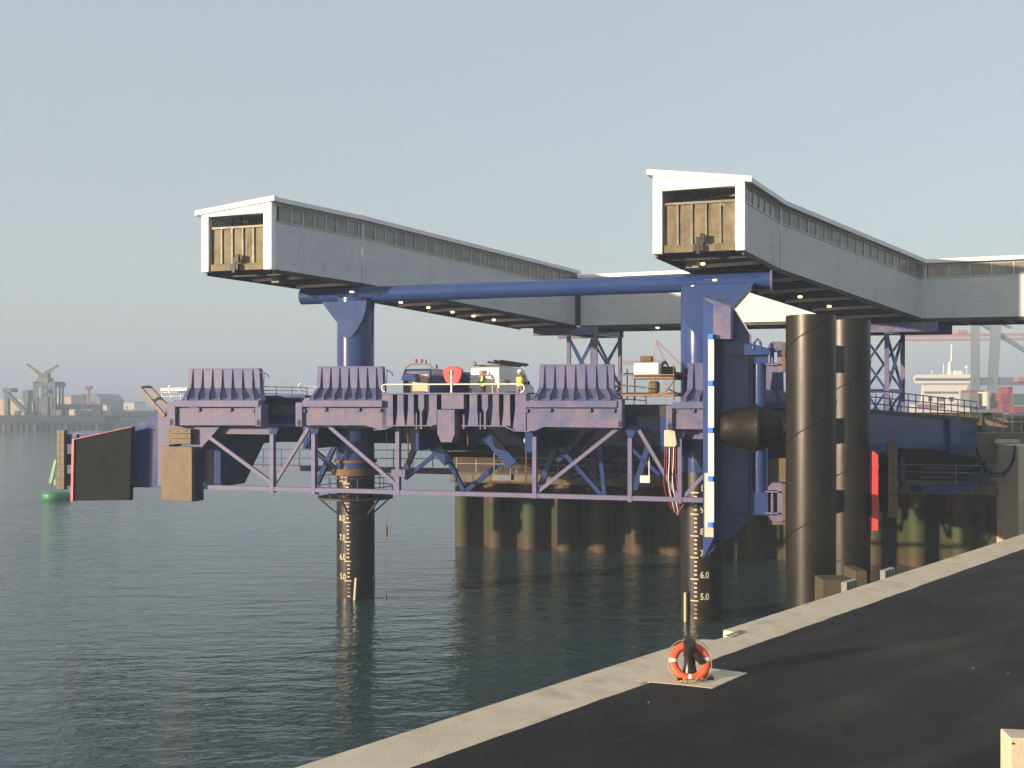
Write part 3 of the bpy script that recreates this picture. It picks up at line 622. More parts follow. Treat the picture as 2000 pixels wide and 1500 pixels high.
# ------------------------------------------------------------------ covered walkways
def walkway(T, segs, wv, hn, hf, wfrac=.29, win=.68, firstwin=.25, lamps=(), near_overhang=.25, panes=True):
    """segs: list of near-side floor points; wv: vector to the far side; hn / hf: near and far wall heights"""
    nseg = len(segs) - 1; gap = V(0, 0, 0)
    for i in range(nseg):
        p, q = Vector(segs[i]), Vector(segs[i + 1]); d = q - p; L = V(d.x, d.y, 0).length; dn = d / L
        nr = V(d.y, -d.x, 0).normalized()                # outward on the near side
        if nr.dot(wv) > 0: nr = -nr
        p2 = p + dn * (.02 if i else 0)
        hs = hn * (1 - wfrac)
        # ribbed cladding, horizontal corrugations
        m_ = MB(); nrib = 26; vs = []
        zz = [0]; prof = []
        for j in range(nrib):
            z0 = hs * j / nrib; dz = hs / nrib
            prof += [(z0, 0), (z0 + dz * .35, .016), (z0 + dz * .75, .016)]
        prof.append((hs, 0))
        for e in (p2, q): vs += [e + nr * o_ + UP * z_ for z_, o_ in prof]
        n = len(prof); m_.add(vs, [(j, j + 1, n + j + 1, n + j) for j in range(n - 1)]); m_.build('cladding', 'clad', T)
        for e in ((p2,) if i else (p2,)): m_ = MB(); m_.box(e + dn * .04 + nr * .02 + UP * hn / 2, dn * .05, nr * .03, UP * hn / 2); m_.build('corner_trim', 'clad', T)
        # windows
        t = firstwin if i == 0 else .15; z0 = hs + .05; z1 = hn - .10; m_ = MB()
        m_.prism([p2 + UP * hs, q + UP * hs, q + UP * (hs + .06), p2 + UP * (hs + .06)], nr * .05)
        m_.prism([p2 + UP * (hn - .12), q + UP * (hn - .12), q + UP * hn, p2 + UP * hn], nr * .05)
        while t < L - .1:
            t2 = min(t + win, L - .05)
            a_, b_ = p + dn * t, p + dn * t2
            MB().prism([a_ + UP * z0, b_ + UP * z0, b_ + UP * z1, a_ + UP * z1], nr * -.02).build('window', 'glass', T)
            m_.prism([b_ - dn * .035 + UP * z0, b_ + dn * .035 + UP * z0, b_ + dn * .035 + UP * z1, b_ - dn * .035 + UP * z1], nr * .045)
            t = t2
        m_.build('window_frame', 'rail', T)
        # far wall, floor, roof
        m_ = MB(); f0, f1 = p2 + wv, q + wv
        m_.prism([f0, f1, f1 + UP * hf, f0 + UP * hf], nr * .08); m_.build('rear_wall', 'clad', T)
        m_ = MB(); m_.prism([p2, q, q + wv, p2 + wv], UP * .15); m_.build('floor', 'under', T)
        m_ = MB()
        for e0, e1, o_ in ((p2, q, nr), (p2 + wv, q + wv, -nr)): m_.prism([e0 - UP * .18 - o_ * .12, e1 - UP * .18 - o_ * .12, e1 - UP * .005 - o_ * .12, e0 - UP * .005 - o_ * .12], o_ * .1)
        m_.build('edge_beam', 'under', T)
        nb = int(L / 1.1)
        for j in range(nb):
            c_ = p + dn * (j + .5) * L / nb
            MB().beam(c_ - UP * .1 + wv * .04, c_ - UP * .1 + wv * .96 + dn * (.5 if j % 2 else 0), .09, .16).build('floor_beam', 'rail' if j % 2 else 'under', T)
        ov = near_overhang; rt = .16
        e = wv.normalized() * .3
        A0, A1 = p2 + nr * ov + UP * (hn + .02), q + nr * ov + UP * (hn + .02)
        B0, B1 = p2 + wv + e + UP * (hf + .02), q + wv + e + UP * (hf + .02)
        if i == 0: A0 -= dn * .06; B0 -= dn * .06
        m_ = MB(); m_.hexa(A0, A1, B1, B0, A0 + UP * rt, A1 + UP * rt, B1 + UP * rt, B0 + UP * rt)
        # seams across the sheet
        ns = int(L / .5)
        for j in range(ns):
            f = (j + .5) / ns; a_, b_ = A0.lerp(A1, f) + UP * (rt + .002), B0.lerp(B1, f) + UP * (rt + .002); m_.beam(a_, b_, .10, .05)
        m_.build('roof', 'roof', T)
        m_ = MB(); m_.prism([A0 + nr * .003 - UP * .04, A1 + nr * .003 - UP * .04, A1 + nr * .003 + UP * .17, A0 + nr * .003 + UP * .17], nr * .07); m_.build('gutter', 'white' if T.get('category') and 'cross' in T.name else 'roof', T)
    for i_, f, side in lamps:
        p, q = Vector(segs[i_]), Vector(segs[i_ + 1]); c_ = p.lerp(q, f) + wv * side - UP * .26
        MB().lathe(c_, UP, [(0, .03), (.02, .10), (.09, .11), (.11, .04)], 12).build('lamp', 'lamp', T)
def endface(T, p, wv, hn, hf, op_near, op_far, sill, lint, hood_near, hood_far, gate_f, frame_out=.35):
    """white portal at the open end: p = near bottom corner, wv to the far bottom corner"""
    p = Vector(p); wn = wv.normalized(); W = wv.length; out = V(wn.y, -wn.x, 0)
    if out.y > 0: out = -out
    def pt(x, z): return p + wn * x + UP * z
    m_ = MB(); th = out * frame_out
    hnr, hfr = hn + .18, hf + .18
    legs = [(-.02, op_near, hn, hn), (W - op_far, W + .05, hf, hf)]
    zl = lint
    def top(x): return hnr + (hfr - hnr) * x / W
    m_.prism([pt(-.05, -.04), pt(op_near, -.04), pt(op_near, top(op_near) - .02), pt(-.05, top(0) - .02)], th)
    m_.prism([pt(W - op_far, -.04), pt(W + .05, -.04), pt(W + .05, top(W) - .02), pt(W - op_far, top(W) - .02)], th)
    m_.prism([pt(op_near, lint), pt(W - op_far, lint - .04), pt(W - op_far, top(W - op_far) - .02), pt(op_near, top(op_near) - .02)], th)
    m_.build('end_frame', 'white', T, bevel=.03)
    m_ = MB(); m_.prism([pt(-hood_near, top(-hood_near) - .22), pt(W + hood_far, top(W + hood_far) - .22), pt(W + hood_far, top(W + hood_far) + .04), pt(-hood_near, top(-hood_near) + .04)], th * 1.25); m_.build('roof_hood', 'white', T, bevel=.02)
    # ribbed gate
    gw0, gw1 = op_near + .04, W - op_far - .04; gz0 = .32; gz1 = lint * gate_f
    m_ = MB(); n = 5; ins = out * .10
    for i in range(n):
        a_, b_ = gw0 + (gw1 - gw0) * i / n, gw0 + (gw1 - gw0) * (i + 1) / n
        m_.prism([pt(a_ + .03, gz0) + ins, pt(b_ - .06, gz0) + ins, pt(b_ - .12, gz1 - .1) + ins, pt(a_ + .03, gz1 - .1) + ins], out * .03)
    m_.build('gate_sheet', 'gate', T)
    m_ = MB()
    for i in range(n + 1): a_ = gw0 + (gw1 - gw0) * i / n; m_.prism([pt(a_ - .05, gz0) + ins, pt(a_ + .05, gz0) + ins, pt(a_ + .03, gz1) + ins, pt(a_ - .03, gz1) + ins], out * .10)
    m_.prism([pt(gw0, gz1 - .1) + ins, pt(gw1, gz1 - .1) + ins, pt(gw1, gz1) + ins, pt(gw0, gz1) + ins], out * .12)
    m_.build('gate_frame', 'galv', T)
    m_ = MB(); m_.prism([pt(gw0, 0) + ins, pt(gw1, 0) + ins, pt(gw1, .24) + ins, pt(gw0, .24) + ins], out * .15); m_.tube(pt(gw0, .28) + ins + out * .1, pt(gw1, .28) + ins + out * .1, .06, 8); m_.build('gate_sill', 'gate', T)
    mid = (gw0 + gw1) / 2; m_ = MB(); m_.beam(pt(mid, -.15) + out * .5, pt(mid, .6) + out * .42, .16, .12); m_.beam(pt(mid - .18, .35) + out * .45, pt(mid - .18, .75) + out * .45, .2, .2); m_.box(pt(mid, .15) + out * .4, wn * .22, out * .1, UP * .15); m_.build('gate_latch', 'under', T)
    m_ = MB()
    for i in range(6): a_ = gw0 + (gw1 - gw0) * (i + .3) / 6; m_.beam(pt(a_, lint * .8) - out * 1.2, pt(a_, lint + .2) - out * 1.2, .08, .08)
    m_.beam(pt(gw0, lint - .2) - out * .6, pt(gw1, lint - .05) - out * 2.5, .1, .1); m_.beam(pt(gw0, lint - .25) - out * 1.2, pt(gw1, lint - .25) - out * 1.2, .1, .1)
    m_.build('inner_bracing', 'galv', T)
wL = -u * 3.85
L0 = P(536, 526, 50.0); L1 = P(707, 553, 53.7); L2 = P(1127, 636, 65.3)
GL = thing('covered_walkway', 'silver clad raised walkway on the left, its open white end over the leftmost flaps', 'walkway', (L0 + L2) / 2 - UP * 1.0)
walkway(GL, [L0, L1, L2], wL, 3.28, 2.85, lamps=[(1, f, .55) for f in (.30, .42, .53, .63, .73, )])
endface(GL, L0, wL, 3.28, 2.85, .42, .36, .2, 2.72, .25, .38, .80)
MB().box(L0 + wL * .28 + V(.8, 1.6, -.3), u * .2, v * .35, UP * .16).build('motor_box', 'galv', GL)
wR = -u * 3.95
R0 = P(1454, 489, 45.1); R1 = P(1523, 525, 48.4); R2 = P(1801, 622, 56.2)
GR = thing('covered_walkway', 'silver clad raised walkway on the right, bending away above the two black piles', 'walkway', (R0 + R2) / 2 - UP * 1.0)
walkway(GR, [R0, R1, R2], wR, 3.0, 3.52, lamps=[(0, .35, .62), (1, .16, .55), (1, .42, .55), (1, .62, .55)])
endface(GR, R0, wR, 3.0, 3.52, .36, .38, .2, 2.80, .35, .32, .80)
MB().box(R0 + wR * .72 + V(.9, 1.6, -.3), u * .28, v * .4, UP * .2).build('motor_box', 'galv', GR)
T0 = P(1134, 636, 65.2); T1 = P(1806, 622, 56.1); td = (T1 - T0).normalized(); T2 = T0 + td * 42
GT = thing('cross_walkway', 'long level walkway with white roof edge linking the left and right raised walkways', 'walkway', (T0 + T2) / 2 - UP * 1.2)
wT = V(-td.y, td.x, 0).normalized() * 3.6
walkway(GT, [T0, T1, T2], wT, 3.0, 3.1, wfrac=.27, win=1.06, firstwin=.4, lamps=[(0, .245, .1), (1, .27, .1)], near_overhang=.3)
MB().box(T0 - td * .12 + UP * 1.5 + wT * .02, td * .14, wT.normalized() * .3, UP * 1.5).build('corner_panel', 'under', GT)
# lattice towers
def tower(label, pts, ztop, zbot, ext, group):
    T = thing('lattice_tower', label, 'tower', V(pts[0].x, pts[0].y, zbot), 0, group)
    for p in pts: MB().beam(V(p.x, p.y, zbot), V(p.x, p.y, ztop), .24, .24, up=v).build('leg', 'worn_sunlit', T)
    zs = [ztop - .1, ztop - 3.2, ztop - 6.3, zbot + .2]
    for i in range(4):
        a_, b_ = pts[i], pts[(i + 1) % 4]
        for z0, z1 in zip(zs, zs[1:]):
            MB().beam(V(a_.x, a_.y, z0), V(b_.x, b_.y, z1), .13, .13).build('brace', 'blue', T); MB().beam(V(b_.x, b_.y, z0), V(a_.x, a_.y, z1), .13, .13).build('brace', 'blue', T)
        for z in zs[1:]: MB().beam(V(a_.x, a_.y, z), V(b_.x, b_.y, z), .18, .18).build('strut', 'blue', T)
    for a_, b_ in ((pts[0], pts[1]), (pts[3], pts[2])):
        d = (b_ - a_).normalized(); MB().beam(V(a_.x, a_.y, ztop + .28) - d * ext[0], V(b_.x, b_.y, ztop + .28) + d * ext[1], .3, .52).build('cap_beam', 'worn_sunlit', T)
    for a_, b_ in ((pts[0], pts[3]), (pts[1], pts[2])):
        d = (b_ - a_).normalized(); MB().beam(V(a_.x, a_.y, ztop + .26), V(b_.x, b_.y, ztop + .26), .26, .46).build('cap_beam', 'blue', T)
l0 = P(1111, 700, 65.6); l1 = P(1163, 700, 64.9); l2 = P(1211, 700, 67.9); l3 = P(1157, 700, 68.6)
tower('open blue lattice tower under the left end of the cross walkway', [l0, l1, l2, l3], 14.42, QZ, (2.4, .2), 'lattice towers under the walkways')
l0 = P(1655, 700, 57.0); l1 = P(1732, 700, 56.3); l2 = P(1763, 700, 58.6); l3 = P(1690, 700, 59.3)
tower('open blue lattice tower beside the black piles under the right walkway', [l0, l1, l2, l3], 14.0, QZ, (.3, 2.6), 'lattice towers under the walkways')

# ------------------------------------------------------------------ breasting column with cone fender, black piles
BC = thing('fender_column', 'tall dark blue steel fender column with a long strip of white panels', 'fender', A.w(19.5, -6, 1))
CV = -7.0
m_ = MB(); A.poly(m_, [(1373, 578), (1394, 596), (1394, 1074), (1373, 1092)], CV + .3, .9); m_.add([A.at(1373, 580, CV + .29), A.at(1394, 597.5, CV), A.at(1394, 1050, CV), A.at(1373, 1092, CV + .29)], [(0, 1, 2, 3)]); m_.build('nose_plate', 'blue', BC)
m_ = MB()
pts = [A.at(x, y, b) for x, y, b in ((1373, 580, CV + .3), (1394, 597, CV), (1427, 598, CV), (1416, 583, CV + 1.3))]
m_.prism([A.at(1393, 597, CV), A.at(1427, 598, CV), A.at(1427, 662, CV), A.at(1393, 662, CV)], v * 1.4)
m_.add([A.at(1373, 580, CV + .3), A.at(1394, 597, CV), A.at(1427, 598, CV), A.at(1412, 583, CV + 1.3)], [(0, 1, 2, 3)])
m_.build('head_block', 'worn_sunlit', BC)
m_ = MB(); A.poly(m_, [(1396, 598), (1432, 600), (1464, 652), (1464, 680), (1484, 690), (1484, 985), (1440, 1042), (1396, 1068)], CV + 1.5, 1.2); m_.build('body', 'blue', BC)
m_ = MB(); A.rect(m_, 1424, 684, 1462, 1000, CV + 1.1, .5); m_.build('body_rib', 'blue', BC)
m_ = MB(); m_.tube(A.at(1483, 700, CV + 1.6), A.at(1483, 968, CV + 1.6), .28, 24); m_.build('vertical_pipe', 'blue', BC)
m_ = MB(); A.poly(m_, [(1410, 662), (1430, 660), (1500, 680), (1508, 692), (1420, 694)], CV + .9, .9); m_.build('shelf_plate', 'blue', BC)
m_ = MB(); m_.path([A.at(1470, 682, CV + .9), A.at(1474, 668, CV + .9), A.at(1480, 662, CV + .9), A.at(1485, 668, CV + .9), A.at(1487, 682, CV + .9)], .05, 8); m_.build('lifting_eye', 'blue', BC)
for y0, y1 in ((686, 712), (962, 1003)):
    m_ = MB(); A.rect(m_, 1464, y0, 1500, y1 - 2, CV + 1.3, .7); m_.build('arm', 'blue', BC)
    m_ = MB()
    A.rect(m_, 1494, y0 - 3, 1520, y0, CV + 1.2, .9); A.rect(m_, 1494, y1 - 2, 1520, y1 + 1, CV + 1.2, .9); m_.tube(A.at(1508, y0 - 4, CV + 1.5), A.at(1508, y1 + 2, CV + 1.5), .09, 12)
    m_.build('hinge', 'worn_sunlit', BC)
    m_ = MB(); A.poly(m_, [(1500, y0 - 11), (1508, y0 - 19), (1528, y0 - 19), (1528, y1 + 15), (1508, y1 + 15), (1500, y1 + 4), (1518, y1 + 4), (1518, y0 - 5), (1500, y0 - 5)], CV + 1.35, .7); m_.build('clamp', 'worn_sunlit', BC)
    m_ = MB(); A.rect(m_, 1528, y0 - 17, 1534, y1 + 14, CV + 1.3, .8); m_.build('clamp_pad', 'pad', BC)
# strip of plain white panels, not lamps, with bright blue clamps
ys = [657, 748, 840, 935, 1025]
for a_, b_ in zip(ys, ys[1:]):
    m_ = MB(); A.rect(m_, 1383, a_ + 6, 1388.2, b_ - 5, CV - .25, .14); A.rect(m_, 1389, a_ + 6, 1394.2, b_ - 5, CV - .25, .14); m_.build('strip_panel', 'white', BC)
for y in ys:
    m_ = MB(); A.rect(m_, 1382.5, y - 5, 1392, y + 5, CV - .28, .25); m_.build('strip_clamp', 'bluesign', BC)
m_ = MB(); A.rect(m_, 1376, 924, 1393.5, 1049, CV - .1, .1); m_.build('pale_backing_plate', 'conc', BC)
# cone fender
pc0, pc1 = A.at(1404, 835, CV + .3), A.at(1546, 836, CV + .9)
ax = (pc1 - pc0).normalized(); Lc = (pc1 - pc0).length
CF = thing('cone_fender', 'large black rubber double cone fender lying between the blue column and front black pile', 'fender', pc0 - UP * 1)
r_ = 1.0
m_ = MB(); m_.lathe(pc0, ax, [(0, .3), (.02, .52), (.3, .66), (.75, .80), (1.30, .88), (1.38, .93)], 40); m_.build('left_cone', 'rubber', CF)
m_ = MB(); m_.lathe(pc0, ax, [(1.46, .93), (1.52, .88), (1.9, .80), (2.25, .68), (2.42, .60), (2.45, .3)], 40); m_.build('right_cone', 'rubber', CF)
m_ = MB(); m_.tube(pc0 + ax * 1.38, pc0 + ax * 1.46, .98, 40)
for i in range(16):
    a_ = 2 * math.pi * i / 16; b_ = ax.orthogonal().normalized(); c_ = ax.cross(b_); q = pc0 + ax * 1.42 + (b_ * math.cos(a_) + c_ * math.sin(a_)) * .93; m_.tube(q - ax * .09, q + ax * .09, .035, 8)
m_.build('flange', 'black', CF)
m_ = MB(); m_.tube(pc0 + ax * 2.4, pc0 + ax * (Lc + .1), .17, 16); m_.tube(pc0 + ax * 2.42, pc0 + ax * 2.5, .42, 24); m_.build('end_shaft', 'galv', CF)
# black piles
def bpile(px, Y, r, ytop, label, ph):
    c = P(px, 800, Y); zt = CZ - (ytop - HY) / F * Y
    o = MB(); o.tube(V(c.x, c.y, -2), V(c.x, c.y, zt), r, 56)
    m_ = o.build('mooring_pile', 'blackpile', label=label, cat='pile', group='black piles beside the fender column')
    s_ = MB(); pts = [V(c.x + math.cos(a_) * (r + .004), c.y + math.sin(a_) * (r + .004), 0 + h) for a_, h in ((R(15 * i + ph), .145 * i) for i in range(int(zt / .145)))]
    s_.path(pts, .028, 6); s_.build('spiral_seam', 'black', m_)
    s_ = MB(); s_.tube(V(c.x, c.y, zt - 1.0), V(c.x, c.y, zt - .985), r + .005, 56); s_.build('weld_ring', 'black', m_)
    return c, zt
c1, zt1 = bpile(1583.5, 38.0, .90, 617, 'front black round pile standing nearest the quay, right of the cone fender', 10)
c2, zt2 = bpile(1655, 41.9, .90, 627, 'rear black round pile half hidden behind the front black pile', 200)
for i, (y0, y1, lb) in enumerate(((676, 728, 'upper'), (817, 866, 'middle'), (958, 1000, 'lower'))):
    cc = c1.lerp(c2, .5) + V(.15, -.1, 0); z0, z1 = [CZ - (y - HY) / F * 40 for y in (y1, y0)]
    MB().box(V(cc.x, cc.y, (z0 + z1) / 2), V(.22, -.05, 0), V(.3, .45, 0), UP * (z1 - z0) / 2).build('rubber_block', 'rubber', label=lb + ' black rubber block wedged between the two black piles', cat='rubber block', group='blocks between the black piles')
m_ = MB(); p = P(1603, 1160, 35.5); m_.abox(p.x, p.x + 1.35, 35.2, 36.2, 1.5, P(1603, 1130, 35.5).z); m_.abox(p.x + 1.05, p.x + 1.42, 35.0, 36.3, 1.5, P(1603, 1114, 35.5).z + .05)
m_.build('timber_fender_box', 'olive', label='olive brown timber box at the foot of the black piles behind the quay edge', cat='fender')
for (x, y), lb in (((1690, 1108), 'grey toothed steel bracket on the quay face nearest the black piles'), ((1772, 1086), 'grey toothed steel bracket on the quay face farther right')):
    t_, n_ = tq(x + 8, y + 28); m_ = MB(); b_ = Q(t_, -.05, QZ - .25)
    m_.box(b_ - qn * .35 - UP * .2, qd * .45, qn * .35, UP * .06)
    for i in range(4): m_.box(b_ + qd * (-.35 + .22 * i) - qn * .62 + UP * .02, qd * .05, qn * .08, UP * .2)
    m_.box(b_ - UP * .3, qd * .5, qn * .05, UP * .3)
    m_.build('quay_bracket', 'dull', label=lb, cat='bracket', group='toothed brackets on the quay face')

# ------------------------------------------------------------------ things on the deck
DZ = 10.0
def Af(s_, b, z): return A.w(s_, b, z)
# cabin
cs0, cs1 = A.S(787, -1.0), A.S(842, -1.0)
CB = thing('control_cabin', 'small dark blue cabin with a pale window and twin red lamps on its roof', 'cabin', Af((cs0 + cs1) / 2, 0, DZ), A.ang)
ztop = A.at(815, 720, -1.0).z
m_ = MB()
prof = [(-1.0, DZ), (-1.0, ztop - .25), (-.8, ztop), (2.2, ztop), (2.2, DZ)]
m_.prism([Af(cs0, b, z) for b, z in prof], u * (cs1 - cs0)); m_.build('body', 'blue', CB, bevel=.03)
m_ = MB(); A.rect(m_, 805, 731, 836, 765, -1.04, .05); m_.build('window', 'cream', CB)
m_ = MB(); A.rect(m_, 790, 725, 839, 730, -1.08, .1); A.rect(m_, 835, 725, 839, 768, -1.08, .1); m_.build('window_frame', 'worn_sunlit', CB)
m_ = MB()
for i in range(12): A.rect(m_, 788 + i * 3.6, 744 if i < 5 else 763, 789.6 + i * 3.6, 770, -1.07, .05)
m_.build('grille', 'galv', CB)
m_ = MB(); A.poly(m_, [(787, 730), (806, 730), (812, 744), (783, 742)], -1.7, .7); m_.build('awning', 'blue', CB)
m_ = MB()
for (p, q) in (((790, 721), (802, 711)), ((802, 711), (838, 711)), ((838, 711), (846, 722))): m_.tube(A.at(*p, -.8), A.at(*q, -.8), .04, 8)
m_.build('roof_rail', 'galv', CB)
for x in (813, 823.5):
    m_ = MB(); m_.tube(A.at(x, 709, -.8), A.at(x, 705, -.8), .04, 8); o = m_.build('lamp_base', 'under', CB); m_ = MB(); m_.ball(A.at(x, 704.5, -.8), .08, 6, (1, 1, 1.3)); m_.build('beacon_lens', 'red', o)
m_ = MB(); m_.tube(A.at(832, 711, -.8), A.at(832, 703, -.8), .04, 6); m_.tube(A.at(853, 720, -.5), A.at(853, 712, -.5), .04, 6); m_.build('aerial', 'under', CB)
PH = thing('plant_housing', 'low dark blue engine housing with a glazed bay behind the red lifebuoy case', 'machine housing', Af(A.S(885, 0), 1, DZ), A.ang)
m_ = MB(); A.poly(m_, [(840, 722), (868, 722), (880, 729), (905, 726), (916, 735), (918, 786), (840, 786)], 2.6, 1.8); m_.build('housing', 'blue', PH, bevel=.03)
m_ = MB(); A.rect(m_, 848, 733, 864, 764, 2.57, .04); m_.build('window', 'glass', PH)
m_ = MB()
for i in range(3): A.rect(m_, 869 + i * 12, 740, 878 + i * 12, 766, 2.56, .05)
m_.build('door_panel', 'blue', PH)
# red lifebuoy case
m_ = MB(); c = A.at(883.5, 736, -3.0)
pts = []
for x, y in ((-19, -15), (-8, -20), (0, -21), (8, -20), (19, -14), (18, -8), (16, 2), (12, 11), (5, 17), (-1, 18), (-8, 15), (-14, 8), (-17, -1), (-18, -9)): pts.append(A.at(883.5 + x, 736 + y, -2.9))
m_.prism(pts, v * .22)
RC = m_.build('lifebuoy_case', 'red', label='red shield shaped lifebuoy case mounted behind the white post', cat='lifebuoy case', bevel=.03)
m_ = MB(); m_.tube(A.at(882.5, 729, -2.93), A.at(882.5, 729, -2.88), .13, 20); m_.build('boss', 'dark', RC)
# van
vd = V(math.sin(R(22)), math.cos(R(22)), 0); vr = V(vd.y, -vd.x, 0)
vb = P(976, 786, 53.0); vb.z = DZ
VN = thing('van', 'white panel van with a ladder on its roof parked on the ramp deck', 'van', vb - vr * .85 + vd * 2.3, -R(22))
def vp(x, y, z): return vb - vr * x + vd * y + UP * z        # x leftwards from the near right corner
side = [(0, .35), (0, 1.0), (.10, 1.95), (.35, 2.02), (3.3, 2.02), (3.75, 1.9), (4.35, 1.25), (5.0, 1.02), (5.12, .6), (5.05, .3), (.2, .3)]
m_ = MB()
n = len(side); vs = []
for x, tuck in ((0, 0), (1.75, 0)):
    for y, z in side: xx = x + (.07 if x == 0 else -.07) * max(0, (z - 1.1)) / .9; vs.append(vp(xx, y, z))
m_.add(vs, [tuple(range(n)), tuple(range(n, 2 * n))[::-1]] + [(i, (i + 1) % n, n + (i + 1) % n, n + i) for i in range(n)])
body = m_.build('body', 'vanw', VN, bevel=.06)
m_ = MB(); m_.add([vp(.02, 3.25, 1.15), vp(.02, 4.1, 1.15), vp(.06, 3.75, 1.7), vp(.06, 3.25, 1.72)], [(0, 1, 2, 3)])
m_ = MB(); m_.prism([vp(-.005, 3.3, 1.15), vp(-.005, 4.05, 1.15), vp(.045, 3.72, 1.68), vp(.045, 3.3, 1.7)], vr * .012); m_.build('side_window', 'vglass', VN)
m_ = MB(); m_.prism([vp(-.02, .9, .55), vp(-.02, 3.1, .55), vp(-.02, 3.1, .72), vp(-.02, .9, .72)], vr * .02); m_.build('side_trim', 'under', VN)
m_ = MB(); m_.prism([vp(.02, -.02, .34), vp(1.73, -.02, .34), vp(1.73, -.02, .52), vp(.02, -.02, .52)], vd * -.10); m_.build('bumper', 'under', VN, bevel=.02)
m_ = MB(); m_.prism([vp(.87, -.012, .5), vp(.885, -.012, .5), vp(.885, .06, 1.9), vp(.87, .06, 1.9)], vd * -.012); m_.build('door_gap', 'under', VN)
for x in (.06, 1.60): m_ = MB(); m_.prism([vp(x, -.015, .62), vp(x + .1, -.015, .62), vp(x + .1, .0, .9), vp(x, .0, .9)], vd * -.03); m_.build('tail_light', 'red', VN)
m_ = MB(); m_.prism([vp(.65, -.02, .62), vp(1.1, -.02, .62), vp(1.1, -.02, .72), vp(.65, -.02, .72)], vd * -.01); m_.build('number_plate', 'text', VN)
for x in (-.01, 1.58):
    for y in (.95, 4.1):
        m_ = MB(); q = vp(x, y, .32); m_.tube(q, q - vr * .18, .32, 24); wh = m_.build('wheel', 'tyre', VN); m_ = MB(); q = vp(x - .012, y, .32); m_.tube(q, q - vr * .05, .19, 16); m_.build('rim', 'galv', wh)
m_ = MB(); m_.box(vp(-.12, 3.85, 1.22), vr * .06, vd * .05, UP * .1); m_.build('mirror', 'under', VN)
vs, fs = text_mesh('RVM', .34)
m_ = MB(); m_.add([vb + vd * (.75 + q.x) + UP * (1.12 + q.y) + vr * (.006 + max(q.z, 0)) - vr * .01 for q in vs], fs); m_.build('lettering', 'red', VN)
m_ = MB()
for y in (.5, 1.8, 3.0): m_.beam(vp(.1, y, 2.1), vp(1.65, y, 2.1), .05, .05)
for x in (.12, 1.63): m_.beam(vp(x, .3, 2.1), vp(x, 3.2, 2.1), .04, .04)
for x in (.12, 1.63):
    for y in (.5, 1.8, 3.0): m_.beam(vp(x, y, 2.0), vp(x, y, 2.12), .04, .04)
m_.build('roof_rack', 'under', VN)
LD = MB()
for x in (.15, .5):
    LD.beam(vp(x + .1, -.2, 2.24), vp(x, 4.3, 1.98 + .22), .05, .10); LD.beam(vp(x + .1, .6, 2.34), vp(x, 4.5, 2.26), .05, .10)
for i in range(14): f = i / 13; LD.beam(vp(.27, -.1 + 4.3 * f, 2.24), vp(.6, -.1 + 4.3 * f, 2.24), .035, .035)
LD.build('ladder', 'under', label='grey extension ladder lying on the white van roof', cat='ladder')
MB().lathe(vp(1.5, .1, 2.17), -vd, [(-.12, .05), (-.1, .11), (0, .12), (.02, .04)], 14).build('work_lamp', 'galv', VN)
# people
def skin_body(joints, bones, name, m, parent):
    me = bpy.data.meshes.new(name); inv = MATX[parent.name].inverted()
    names = list(joints); me.from_pydata([inv @ joints[k][0] for k in names], [(names.index(a_), names.index(b_)) for a_, b_ in bones], [])
    o = bpy.data.objects.new(name, me); COL.objects.link(o)
    sm = o.modifiers.new('skin', 'SKIN'); sm.use_smooth_shade = True
    for i, k in enumerate(names): r_ = joints[k][1]; me.skin_vertices[0].data[i].radius = (r_, r_) if not isinstance(r_, tuple) else r_
    me.skin_vertices[0].data[names.index('pelvis')].use_root = True
    o.modifiers.new('sub', 'SUBSURF').levels = 1; o.modifiers['sub'].render_levels = 1
    dg = bpy.context.evaluated_depsgraph_get(); dg.update(); m2 = bpy.data.meshes.new_from_object(o.evaluated_get(dg)); bpy.data.objects.remove(o)
    m2.materials.clear(); m2.materials.append(M[m]); m2.name = name
    ob = bpy.data.objects.new(name, m2); COL.objects.link(ob); MATX[ob.name] = MATX[parent.name]; ob.parent = parent
    return ob
